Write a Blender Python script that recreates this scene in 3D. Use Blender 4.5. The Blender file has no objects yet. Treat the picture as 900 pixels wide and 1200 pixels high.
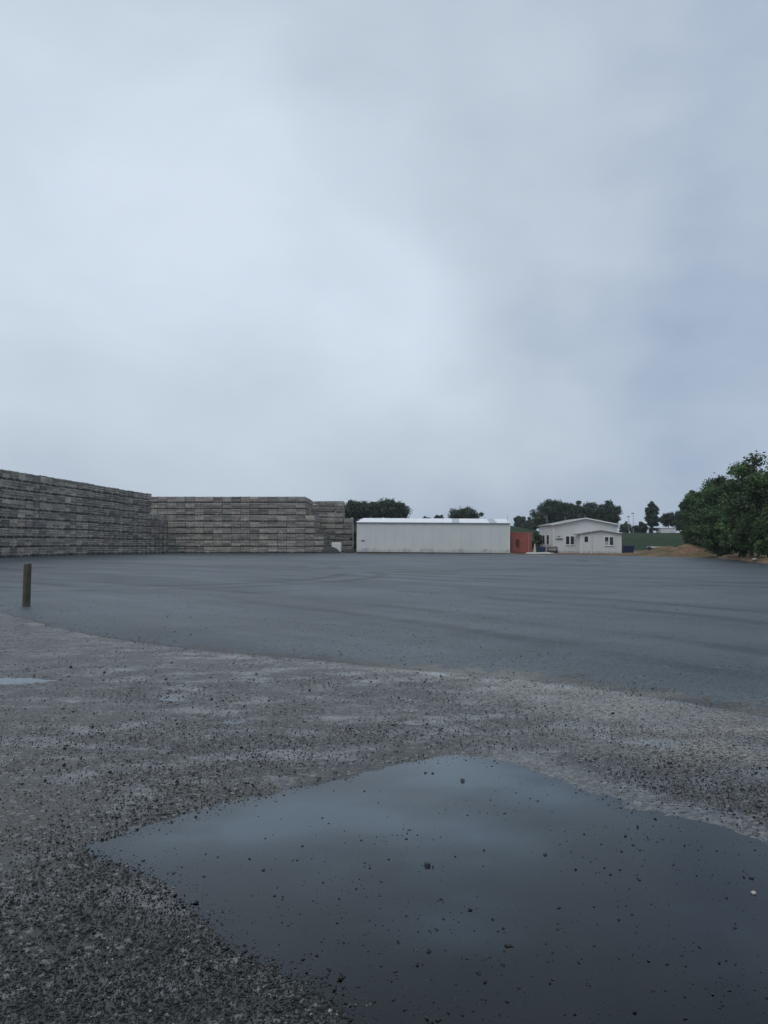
import bpy, math, random
import numpy as np
from mathutils import Vector

R = math.radians
random.seed(4)
rng = np.random.default_rng(11)
scene = bpy.context.scene
col = scene.collection

# ------------------------------------------------------------------ camera
F = 930.0                      # focal length in pixels of the 900 px wide photograph
CAM_H, HORIZON = 1.5, 633.0
PITCH = math.atan((HORIZON - 600.0) / F)
cam_d = bpy.data.cameras.new('camera')
cam_d.sensor_fit = 'HORIZONTAL'; cam_d.sensor_width = 36.0; cam_d.lens = F / 900.0 * 36.0
cam_d.clip_start = 0.05; cam_d.clip_end = 6000.0
cam = bpy.data.objects.new('camera', cam_d); col.objects.link(cam)
cam.location = (0, 0, CAM_H); cam.rotation_euler = (R(90) + PITCH, 0, 0)
scene.camera = cam

def sky_dir(px, py):
    dx, dz = (px - 450) / F, (600 - py) / F
    v = Vector((dx, math.cos(PITCH) - dz * math.sin(PITCH), math.sin(PITCH) + dz * math.cos(PITCH)))
    return v.normalized()

# ------------------------------------------------------------------ world: overcast sky
SUN_EL, SUN_AZ = R(52), R(222)          # behind the camera, to the left
world = bpy.data.worlds.new('World'); scene.world = world; world.use_nodes = True
nt = world.node_tree; nt.nodes.clear()
def N(tree, kind, **kw):
    n = tree.nodes.new(kind)
    for k, v in kw.items():
        setattr(n, k, v)
    return n
def L(tree, a, b): tree.links.new(a, b)
def math_node(tree, op, a, b=None, clamp=False):
    n = N(tree, 'ShaderNodeMath', operation=op, use_clamp=clamp)
    for i, v in enumerate((a, b)):
        if v is None: continue
        if isinstance(v, (int, float)): n.inputs[i].default_value = v
        else: L(tree, v, n.inputs[i])
    return n.outputs[0]
def mix_rgb(tree, fac, a, b, blend='MIX'):
    n = N(tree, 'ShaderNodeMix', data_type='RGBA', blend_type=blend)
    for sock, v in ((n.inputs[0], fac), (n.inputs[6], a), (n.inputs[7], b)):
        if isinstance(v, (int, float)): sock.default_value = v
        elif isinstance(v, tuple): sock.default_value = v if len(v) == 4 else v + (1,)
        else: L(tree, v, sock)
    return n.outputs[2]
def map_range(tree, v, a, b, c, d, smooth=False):
    n = N(tree, 'ShaderNodeMapRange'); n.clamp = True
    if smooth: n.interpolation_type = 'SMOOTHSTEP'
    L(tree, v, n.inputs[0])
    for i, x in enumerate((a, b, c, d)): n.inputs[i + 1].default_value = x
    return n.outputs[0]
def noise(tree, vec, scale, detail=4.0, rough=0.5, out=0):
    n = N(tree, 'ShaderNodeTexNoise'); L(tree, vec, n.inputs['Vector'])
    n.inputs['Scale'].default_value = scale; n.inputs['Detail'].default_value = detail
    n.inputs['Roughness'].default_value = rough
    return n.outputs[out]
def mapping(tree, vec, scale=(1, 1, 1), loc=(0, 0, 0), rot=(0, 0, 0)):
    n = N(tree, 'ShaderNodeMapping'); L(tree, vec, n.inputs[0])
    n.inputs['Scale'].default_value = scale; n.inputs['Location'].default_value = loc
    n.inputs['Rotation'].default_value = rot
    return n.outputs[0]

tc = N(nt, 'ShaderNodeTexCoord'); D = tc.outputs['Generated']
sky = N(nt, 'ShaderNodeTexSky', sky_type='NISHITA'); sky.sun_disc = False
sky.sun_elevation = SUN_EL; sky.sun_rotation = SUN_AZ
sky.air_density = 1.0; sky.dust_density = 3.0
sky_s = mix_rgb(nt, 1.0, sky.outputs[0], (0.1, 0.1, 0.1), 'MULTIPLY')
# soft cloud field: large warped noise plus the broad bright and dull banks of this cloud cover
warp = N(nt, 'ShaderNodeVectorMath', operation='ADD'); L(nt, D, warp.inputs[0])
wn = N(nt, 'ShaderNodeVectorMath', operation='SCALE'); wn.inputs['Scale'].default_value = 0.16
L(nt, noise(nt, D, 2.2, 3.0, 0.5, 1), wn.inputs[0]); L(nt, wn.outputs[0], warp.inputs[1])
Dw = mapping(nt, warp.outputs[0], (1, 1, 1.5), (0.13, 0.2, -0.1))
c1 = map_range(nt, noise(nt, Dw, 2.6, 5.0, 0.42), 0.25, 0.75, -0.08, 0.08)
c2 = map_range(nt, noise(nt, mapping(nt, Dw, (1, 1, 1.2)), 5.0, 6.0, 0.52), 0.25, 0.75, -0.07, 0.07)
amount = math_node(nt, 'ADD', c1, c2)
dwn = N(nt, 'ShaderNodeVectorMath', operation='ADD'); L(nt, D, dwn.inputs[0])
wn2 = N(nt, 'ShaderNodeVectorMath', operation='SCALE'); wn2.inputs['Scale'].default_value = 0.34
nsub = N(nt, 'ShaderNodeVectorMath', operation='SUBTRACT'); nsub.inputs[1].default_value = (0.5, 0.5, 0.5)
L(nt, noise(nt, D, 3.4, 3.0, 0.4, 1), nsub.inputs[0]); L(nt, nsub.outputs[0], wn2.inputs[0])
L(nt, wn2.outputs[0], dwn.inputs[1])
dnm = N(nt, 'ShaderNodeVectorMath', operation='NORMALIZE'); L(nt, dwn.outputs[0], dnm.inputs[0])
Dn = dnm.outputs[0]
for (px, py, rad, amp) in ((130, 170, 30, 0.15), (400, 330, 30, 0.035), (480, 390, 10, 0.03), (930, 240, 25, -0.15),
                           (500, 0, 15, -0.08), (610, 400, 9, -0.035), (70, -60, 12, -0.05), (780, 600, 20, -0.09), (735, 330, 8, 0.05), (590, 240, 12, 0.07), (540, 470, 14, 0.05), (330, 420, 9, -0.03), (420, 130, 7, -0.04)):
    v = N(nt, 'ShaderNodeVectorMath', operation='DOT_PRODUCT'); L(nt, Dn, v.inputs[0]); v.inputs[1].default_value = sky_dir(px, py)
    amount = math_node(nt, 'ADD', amount, map_range(nt, v.outputs['Value'], math.cos(R(rad)), 1.0, 0.0, amp, True))
sep = N(nt, 'ShaderNodeSeparateXYZ'); L(nt, D, sep.inputs[0])
low = map_range(nt, sep.outputs[2], 0.0, 0.24, -0.12, 0.0, True)
amount = math_node(nt, 'ADD', math_node(nt, 'ADD', amount, low), 0.5)
ramp = N(nt, 'ShaderNodeValToRGB'); L(nt, amount, ramp.inputs[0])
cr = ramp.color_ramp
cr.elements[0].position = 0.26; cr.elements[0].color = (0.352, 0.437, 0.58, 1)
cr.elements[1].position = 0.74; cr.elements[1].color = (0.70, 0.79, 0.905, 1)
e = cr.elements.new(0.47); e.color = (0.53, 0.615, 0.715, 1)
cloudy = mix_rgb(nt, 0.93, sky_s, ramp.outputs[0])
bg = N(nt, 'ShaderNodeBackground'); bg.inputs['Strength'].default_value = 1.0
L(nt, cloudy, bg.inputs[0])
wo = N(nt, 'ShaderNodeOutputWorld'); L(nt, bg.outputs[0], wo.inputs[0])

sun_d = bpy.data.lights.new('sun', 'SUN'); sun_d.energy = 0.9; sun_d.angle = R(35); sun_d.color = (1.0, 0.97, 0.93)
sun = bpy.data.objects.new('sun', sun_d); col.objects.link(sun)
sdir = Vector((math.sin(SUN_AZ) * math.cos(SUN_EL), math.cos(SUN_AZ) * math.cos(SUN_EL), math.sin(SUN_EL)))
sun.rotation_euler = sdir.to_track_quat('Z', 'Y').to_euler(); sun.location = sdir * 50

vs = scene.view_settings
vs.view_transform = 'Standard'; vs.look = 'None'; vs.exposure = 0.0; vs.gamma = 1.0; vs.use_curve_mapping = False
scene.cycles.max_bounces = 6
scene.cycles.transparent_max_bounces = 8

# ------------------------------------------------------------------ helpers
def at(px, Y, py=None):
    """point at depth Y seen in column px (and row py) of the photograph"""
    x = (px - 450.0) / F * Y
    z = 0.0 if py is None else CAM_H + (HORIZON - py) / F * Y
    return Vector((x, Y, z))

def vnoise(x, y, seed=0):
    xi = np.floor(x).astype(np.int64); yi = np.floor(y).astype(np.int64)
    fx = x - xi; fy = y - yi
    fx = fx * fx * (3 - 2 * fx); fy = fy * fy * (3 - 2 * fy)
    def h(a, b):
        n = (a * 374761393 + b * 668265263 + seed * 974634777) & 0xffffffff
        n = ((n ^ (n >> 13)) * 1274126177) & 0xffffffff
        return ((n ^ (n >> 16)) & 0xffff) / 65535.0
    return ((h(xi, yi) * (1 - fx) + h(xi + 1, yi) * fx) * (1 - fy) + (h(xi, yi + 1) * (1 - fx) + h(xi + 1, yi + 1) * fx) * fy) * 2 - 1
def fbm(x, y, octaves=4, seed=0):
    s = 0.0; a = 1.0; t = 0.0
    for o in range(octaves):
        s = s + a * vnoise(x * 2 ** o + 17.3 * o, y * 2 ** o - 9.1 * o, seed + o); t += a; a *= 0.5
    return s / t
def sstep(a, b, v):
    t = np.clip((v - a) / (b - a), 0, 1); return t * t * (3 - 2 * t)
def poly_sdf(x, y, poly):
    P = np.array(poly); d = np.full(x.shape, 1e9); inside = np.zeros(x.shape, bool)
    for (ax, ay), (bx, by) in zip(P, np.roll(P, -1, 0)):
        ex, ey = bx - ax, by - ay
        t = np.clip(((x - ax) * ex + (y - ay) * ey) / (ex * ex + ey * ey + 1e-12), 0, 1)
        d = np.minimum(d, np.hypot(x - ax - t * ex, y - ay - t * ey))
        c = ((ay > y) != (by > y)) & (x < (bx - ax) * (y - ay) / (by - ay + 1e-12) + ax)
        inside ^= c
    return np.where(inside, -d, d)

def link(o, parent=None):
    col.objects.link(o)
    if parent is not None: o.parent = parent
    return o
def tag(o, label=None, cat=None, group=None, kind=None):
    for k, v in (('label', label), ('category', cat), ('group', group), ('kind', kind)):
        if v: o[k] = v
    return o
def empty(name, loc, rz=0.0, **kw):
    o = bpy.data.objects.new(name, None); o.location = loc; o.rotation_euler = (0, 0, rz); o.empty_display_size = 0.2
    link(o); return tag(o, **kw)
def np_mesh(name, verts, faces, mat=None, smooth=False, attrs=None):
    """verts (n,3), faces (m,k) arrays"""
    me = bpy.data.meshes.new(name)
    verts = np.asarray(verts, np.float32); faces = np.asarray(faces, np.int32); k = faces.shape[1]
    me.vertices.add(len(verts)); me.vertices.foreach_set('co', verts.ravel())
    me.loops.add(faces.size); me.loops.foreach_set('vertex_index', faces.ravel())
    me.polygons.add(len(faces)); me.polygons.foreach_set('loop_start', np.arange(0, faces.size, k, dtype=np.int32))
    me.polygons.foreach_set('loop_total', np.full(len(faces), k, np.int32))
    if smooth: me.polygons.foreach_set('use_smooth', np.ones(len(faces), bool))
    for an, av in (attrs or {}).items():
        a = me.attributes.new(an, 'FLOAT', 'POINT'); a.data.foreach_set('value', np.asarray(av, np.float32))
    me.update(calc_edges=True); me.validate()
    if mat: me.materials.append(mat)
    return me
def grid_faces(nr, nc):
    i = np.arange(nr - 1)[:, None] * nc + np.arange(nc - 1)[None, :]
    return np.stack([i, i + 1, i + nc + 1, i + nc], -1).reshape(-1, 4)
class MB:
    def __init__(s): s.v = []; s.f = []
    def add(s, vs_, fs_):
        b = len(s.v); s.v += [tuple(v) for v in vs_]; s.f += [tuple(b + i for i in f) for f in fs_]; return s
    def box(s, x0, x1, y0, y1, z0, z1):
        return s.add([(x0, y0, z0), (x1, y0, z0), (x1, y1, z0), (x0, y1, z0), (x0, y0, z1), (x1, y0, z1), (x1, y1, z1), (x0, y1, z1)],
                     [(0, 3, 2, 1), (4, 5, 6, 7), (0, 1, 5, 4), (1, 2, 6, 5), (2, 3, 7, 6), (3, 0, 4, 7)])
    def prism(s, pts, y0, y1):
        """outline in x,z (counter-clockwise seen from -y) swept from y0 to y1"""
        n = len(pts)
        v = [(x, y0, z) for x, z in pts] + [(x, y1, z) for x, z in pts]
        f = [tuple(range(n)), tuple(range(2 * n - 1, n - 1, -1))] + [(i + n, (i + 1) % n + n, (i + 1) % n, i) for i in range(n)]
        return s.add(v, f)
    def tube(s, pts, radii, sides=8, cap=True):
        rings = []
        for k, p in enumerate(pts):
            p = Vector(p); a = Vector(pts[max(k - 1, 0)]); b = Vector(pts[min(k + 1, len(pts) - 1)])
            d = (b - a).normalized(); u = d.orthogonal().normalized(); w = d.cross(u)
            rings.append([p + (u * math.cos(2 * math.pi * i / sides) + w * math.sin(2 * math.pi * i / sides)) * radii[k] for i in range(sides)])
        v = [q for r in rings for q in r]; f = []
        for k in range(len(pts) - 1):
            for i in range(sides):
                j = (i + 1) % sides
                f.append((k * sides + i, k * sides + j, (k + 1) * sides + j, (k + 1) * sides + i))
        if cap:
            f.append(tuple(range(sides - 1, -1, -1))); f.append(tuple((len(pts) - 1) * sides + i for i in range(sides)))
        return s.add(v, f)
    def mesh(s, name, mat=None, smooth=False):
        me = bpy.data.meshes.new(name); me.from_pydata(s.v, [], s.f); me.update()
        if smooth: me.polygons.foreach_set('use_smooth', [True] * len(me.polygons))
        if mat: me.materials.append(mat)
        return me
    def build(s, name, mat, parent=None, bevel=0.0, smooth=False):
        o = bpy.data.objects.new(name, s.mesh(name, mat, smooth))
        if bevel:
            m = o.modifiers.new('bevel', 'BEVEL'); m.width = bevel; m.segments = 2; m.limit_method = 'ANGLE'
        return link(o, parent)
ORD = ('first second third fourth fifth sixth seventh eighth ninth tenth eleventh twelfth thirteenth fourteenth fifteenth sixteenth '
       'seventeenth eighteenth nineteenth twentieth twenty-first twenty-second twenty-third twenty-fourth twenty-fifth twenty-sixth '
       'twenty-seventh twenty-eighth twenty-ninth thirtieth thirty-first thirty-second').split()

# ------------------------------------------------------------------ materials
def mat_new(name):
    m = bpy.data.materials.new(name); m.use_nodes = True
    t = m.node_tree; b = t.nodes['Principled BSDF']
    return m, t, b
def plain(name, color, rough=0.6, var=0.25, scale=3.0, spec=0.4, bump=0.0, bscale=40.0, metallic=0.0, stain=None):
    """painted or raw surface with uneven tone and a little relief"""
    m, t, b = mat_new(name)
    co = N(t, 'ShaderNodeTexCoord').outputs['Object']
    n1 = noise(t, co, scale, 5.0, 0.6)
    dark = tuple(c * (1 - var) for c in color); light = tuple(min(1, c * (1 + var * 0.6)) for c in color)
    c = mix_rgb(t, map_range(t, n1, 0.3, 0.7, 0, 1), dark, light)
    if stain:
        sc, amt, srgb = stain
        s = map_range(t, noise(t, mapping(t, co, sc), 1.0, 5.0, 0.6), 0.52, 0.72, 0, amt)
        c = mix_rgb(t, s, c, srgb)
    L(t, c, b.inputs['Base Color'])
    L(t, map_range(t, n1, 0.3, 0.7, max(0, rough - 0.08), min(1, rough + 0.08)), b.inputs['Roughness'])
    b.inputs['Specular IOR Level'].default_value = spec; b.inputs['Metallic'].default_value = metallic
    if bump:
        bn = N(t, 'ShaderNodeBump'); bn.inputs['Strength'].default_value = bump; bn.inputs['Distance'].default_value = 0.02
        L(t, noise(t, co, bscale, 4.0, 0.6), bn.inputs['Height']); L(t, bn.outputs[0], b.inputs['Normal'])
    return m

def wood_crate(name, use_random):
    m, t, b = mat_new(name)
    co = N(t, 'ShaderNodeTexCoord').outputs['Object']
    if use_random: rnd = N(t, 'ShaderNodeObjectInfo').outputs['Random']
    else: rnd = N(t, 'ShaderNodeAttribute', attribute_name='tone').outputs['Fac']
    off = N(t, 'ShaderNodeVectorMath', operation='ADD'); L(t, co, off.inputs[0])
    cx = N(t, 'ShaderNodeCombineXYZ'); L(t, math_node(t, 'MULTIPLY', rnd, 91.0), cx.inputs[0]); L(t, math_node(t, 'MULTIPLY', rnd, 57.0), cx.inputs[2])
    L(t, cx.outputs[0], off.inputs[1]); v = off.outputs[0]
    r = N(t, 'ShaderNodeValToRGB'); L(t, rnd, r.inputs[0]); e = r.color_ramp
    e.elements[0].position = 0.0; e.elements[0].color = (0.125, 0.12, 0.112, 1)
    e.elements[1].position = 1.0; e.elements[1].color = (0.30, 0.288, 0.27, 1)
    for p, c in ((0.15, (0.21, 0.20, 0.185, 1)), (0.3, (0.155, 0.162, 0.14, 1)), (0.42, (0.25, 0.235, 0.22, 1)), (0.55, (0.20, 0.17, 0.15, 1)),
                 (0.7, (0.19, 0.19, 0.19, 1)), (0.85, (0.27, 0.25, 0.24, 1)), (0.93, (0.15, 0.145, 0.15, 1))):
        x = e.elements.new(p); x.color = c
    grain = noise(t, mapping(t, v, (2.0, 2.0, 26.0)), 1.0, 5.0, 0.65)
    blot = noise(t, v, 2.4, 4.0, 0.6)
    slat = N(t, 'ShaderNodeTexWhiteNoise', noise_dimensions='1D')
    sz = N(t, 'ShaderNodeSeparateXYZ'); L(t, co, sz.inputs[0])
    L(t, math_node(t, 'ADD', math_node(t, 'FLOOR', math_node(t, 'MULTIPLY', sz.outputs[2], 4.9)), math_node(t, 'MULTIPLY', rnd, 313.0)), slat.inputs['W'])
    calm = mix_rgb(t, 0.35, r.outputs[0], (0.262, 0.255, 0.245))
    c = mix_rgb(t, 1.0, calm, mix_rgb(t, map_range(t, grain, 0.3, 0.7, 0, 1), (0.72, 0.71, 0.70), (1.5, 1.46, 1.40)), 'MULTIPLY')
    c = mix_rgb(t, 1.0, c, mix_rgb(t, map_range(t, blot, 0.32, 0.68, 0, 1), (0.66, 0.67, 0.66), (1.22, 1.2, 1.18)), 'MULTIPLY')
    c = mix_rgb(t, 1.0, c, mix_rgb(t, slat.outputs['Value'], (0.62, 0.62, 0.63), (1.6, 1.58, 1.56)), 'MULTIPLY')
    L(t, c, b.inputs['Base Color']); b.inputs['Roughness'].default_value = 0.8; b.inputs['Specular IOR Level'].default_value = 0.25
    return m
M = {}
M['crate'] = wood_crate('weathered_crate_wood', True)
M['crate_mass'] = wood_crate('weathered_crate_wood_mass', False)
M['post'] = plain('mossy_post_wood', (0.075, 0.068, 0.048), 0.75, 0.5, 6.0, 0.3, 0.5, 30, stain=((3, 3, 12), 0.6, (0.035, 0.045, 0.02)))
M['white_wall'] = plain('white_sheet_cladding', (0.60, 0.615, 0.60), 0.5, 0.05, 0.6, 0.4, stain=((2.2, 2.2, 0.25), 0.25, (0.55, 0.55, 0.5)))
M['house_wall'] = plain('white_house_cladding', (0.62, 0.625, 0.62), 0.55, 0.06, 0.8, 0.4, stain=((2, 2, 0.4), 0.18, (0.5, 0.5, 0.46)))
def add_splash(m, zmax, amt):
    t = m.node_tree; b = t.nodes['Principled BSDF']; src = b.inputs['Base Color'].links[0].from_socket
    co = N(t, 'ShaderNodeTexCoord').outputs['Object']; sz = N(t, 'ShaderNodeSeparateXYZ'); L(t, co, sz.inputs[0])
    n = noise(t, mapping(t, co, (1.6, 1.6, 0.7)), 1.0, 5.0, 0.65)
    k = math_node(t, 'MULTIPLY', map_range(t, math_node(t, 'SUBTRACT', sz.outputs[2], math_node(t, 'MULTIPLY', n, zmax * 1.6)), 0.1 - zmax * 0.4, zmax * 0.3, amt, 0.0, True), map_range(t, n, 0.4, 0.6, 0.25, 1))
    L(t, mix_rgb(t, k, src, (0.16, 0.15, 0.11)), b.inputs['Base Color'])
add_splash(M['white_wall'], 0.5, 0.45); add_splash(M['house_wall'], 0.3, 0.5)
M['trim'] = plain('white_trim', (0.70, 0.70, 0.70), 0.45, 0.06, 3.0)
M['roof_white'] = plain('pale_roof_sheet', (0.80, 0.82, 0.84), 0.4, 0.08, 0.8, 0.5, stain=((0.5, 3, 3), 0.15, (0.5, 0.52, 0.52)))
M['roof_grey'] = plain('grey_roof_felt', (0.30, 0.30, 0.30), 0.7, 0.2, 2.0, 0.3)
M['roof_light'] = plain('translucent_roof_light', (0.36, 0.41, 0.44), 0.35, 0.12, 2.0, 0.5)
M['plinth'] = plain('dark_plinth', (0.09, 0.075, 0.06), 0.8, 0.4, 3.0, 0.3)
M['red_steel'] = plain('faded_red_steel', (0.34, 0.090, 0.075), 0.55, 0.2, 1.6, 0.4, stain=((2, 2, 1), 0.5, (0.25, 0.08, 0.07)))
M['dark_red'] = plain('dark_red_steel', (0.07, 0.022, 0.022), 0.6, 0.3, 3.0)
M['dark'] = plain('dark_rubber_sheet', (0.022, 0.023, 0.026), 0.55, 0.4, 5.0, 0.4)
M['dark_metal'] = plain('dark_metal', (0.06, 0.06, 0.065), 0.5, 0.2, 5.0)
M['galv'] = plain('galvanised_steel', (0.42, 0.44, 0.46), 0.45, 0.15, 5.0, 0.5, metallic=0.4)
M['blue'] = plain('blue_plastic', (0.018, 0.040, 0.125), 0.4, 0.2, 3.0, 0.5)
M['teal'] = plain('teal_plastic', (0.02, 0.065, 0.09), 0.4, 0.2, 3.0, 0.5)
M['cream'] = plain('cream_plastic', (0.5, 0.47, 0.38), 0.5, 0.15, 6.0)
M['white_board'] = plain('white_board', (0.72, 0.73, 0.72), 0.5, 0.12, 3.0)
M['bench_wood'] = plain('grey_bench_wood', (0.13, 0.12, 0.11), 0.75, 0.3, 6.0)
M['stone_pale'] = plain('pale_stone', (0.42, 0.40, 0.36), 0.6, 0.25, 20.0, 0.4, 0.4, 60)
M['stone_dark'] = plain('wet_dark_stone', (0.035, 0.036, 0.038), 0.3, 0.5, 30.0, 0.5, 0.4, 90)
M['trunk'] = plain('tree_bark', (0.05, 0.042, 0.033), 0.85, 0.4, 5.0, 0.2, 0.6, 12)

def glass(name):
    m, t, b = mat_new(name)
    b.inputs['Base Color'].default_value = (0.025, 0.03, 0.045, 1); b.inputs['Roughness'].default_value = 0.06
    b.inputs['Specular IOR Level'].default_value = 0.5
    return m
M['glass'] = glass('window_glass')

def leaf_mat(name, c0, c1):
    m, t, b = mat_new(name)
    tone = N(t, 'ShaderNodeAttribute', attribute_name='tone').outputs['Fac']
    c = mix_rgb(t, tone, c0, c1)
    L(t, c, b.inputs['Base Color']); b.inputs['Roughness'].default_value = 0.5; b.inputs['Specular IOR Level'].default_value = 0.3
    tr = N(t, 'ShaderNodeBsdfTranslucent'); L(t, c, tr.inputs[0])
    mx = N(t, 'ShaderNodeMixShader'); mx.inputs[0].default_value = 0.22
    L(t, b.outputs[0], mx.inputs[1]); L(t, tr.outputs[0], mx.inputs[2])
    L(t, mx.outputs[0], t.nodes['Material Output'].inputs[0])
    return m
M['leaf_green'] = leaf_mat('fresh_green_leaves', (0.018, 0.040, 0.014), (0.115, 0.21, 0.06))
M['leaf_dark'] = leaf_mat('dark_green_leaves', (0.030, 0.054, 0.034), (0.066, 0.102, 0.056))
M['leaf_grey'] = leaf_mat('grey_green_leaves', (0.045, 0.062, 0.045), (0.075, 0.095, 0.065))

def gravel_ground():
    """trodden wet gravel in front: brownish fines, stones, and smooth wet films in the hollows"""
    m, t, b = mat_new('wet_trodden_gravel')
    co = N(t, 'ShaderNodeTexCoord').outputs['Object']
    big = noise(t, co, 0.55, 4.0, 0.55)
    mid = noise(t, mapping(t, co, (1, 1.6, 1), (4, 2, 0)), 1.7, 4.0, 0.6)
    vor = N(t, 'ShaderNodeTexVoronoi'); L(t, co, vor.inputs['Vector']); vor.inputs['Scale'].default_value = 75.0
    vor2 = N(t, 'ShaderNodeTexVoronoi'); L(t, co, vor2.inputs['Vector']); vor2.inputs['Scale'].default_value = 160.0
    mud = N(t, 'ShaderNodeAttribute', attribute_name='mud').outputs['Fac']; pale = N(t, 'ShaderNodeAttribute', attribute_name='pale').outputs['Fac']
    wet = map_range(t, mid, 0.44, 0.66, 0, 1, True)
    base = mix_rgb(t, map_range(t, big, 0.35, 0.65, 0, 1), (0.014, 0.016, 0.016), (0.040, 0.037, 0.031))
    base = mix_rgb(t, pale, base, (0.215, 0.205, 0.18)); base = mix_rgb(t, math_node(t, 'MULTIPLY', mud, 0.7), base, (0.085, 0.087, 0.084))
    spx = N(t, 'ShaderNodeSeparateColor'); L(t, vor.outputs['Color'], spx.inputs[0])
    stone = mix_rgb(t, map_range(t, spx.outputs[0], 0, 1, 0, 1), (0.22, 0.22, 0.23), (2.1, 2.06, 2.0))
    vor3 = N(t, 'ShaderNodeTexVoronoi'); L(t, co, vor3.inputs['Vector']); vor3.inputs['Scale'].default_value = 42.0
    sp3 = N(t, 'ShaderNodeSeparateColor'); L(t, vor3.outputs['Color'], sp3.inputs[0])
    c = mix_rgb(t, 0.9, base, mix_rgb(t, 1.0, base, stone, 'MULTIPLY'))
    c = mix_rgb(t, map_range(t, sp3.outputs[0], 0.74, 0.78, 0, 0.75), c, (0.016, 0.017, 0.018))
    c = mix_rgb(t, map_range(t, sp3.outputs[1], 0.88, 0.92, 0, 0.6), c, (0.20, 0.195, 0.18))
    c = mix_rgb(t, wet, c, mix_rgb(t, 1.0, c, (0.72, 0.74, 0.78), 'MULTIPLY'))
    L(t, c, b.inputs['Base Color'])
    rough = mix_rgb(t, wet, (0.36, 0.36, 0.36), (0.13, 0.13, 0.13))
    L(t, rough, b.inputs['Roughness']); b.inputs['Specular IOR Level'].default_value = 0.5; b.inputs['IOR'].default_value = 1.45
    h = math_node(t, 'ADD', math_node(t, 'MULTIPLY', vor.outputs['Distance'], -1.0), math_node(t, 'MULTIPLY', vor2.outputs['Distance'], -0.45))
    bn = N(t, 'ShaderNodeBump'); bn.inputs['Distance'].default_value = 0.008
    L(t, math_node(t, 'MULTIPLY', map_range(t, wet, 0, 1, 0.55, 0.10), math_node(t, 'SUBTRACT', 1.0, math_node(t, 'MULTIPLY', mud, 0.7))), bn.inputs['Strength']); L(t, h, bn.inputs['Height']); L(t, bn.outputs[0], b.inputs['Normal'])
    return m
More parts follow.
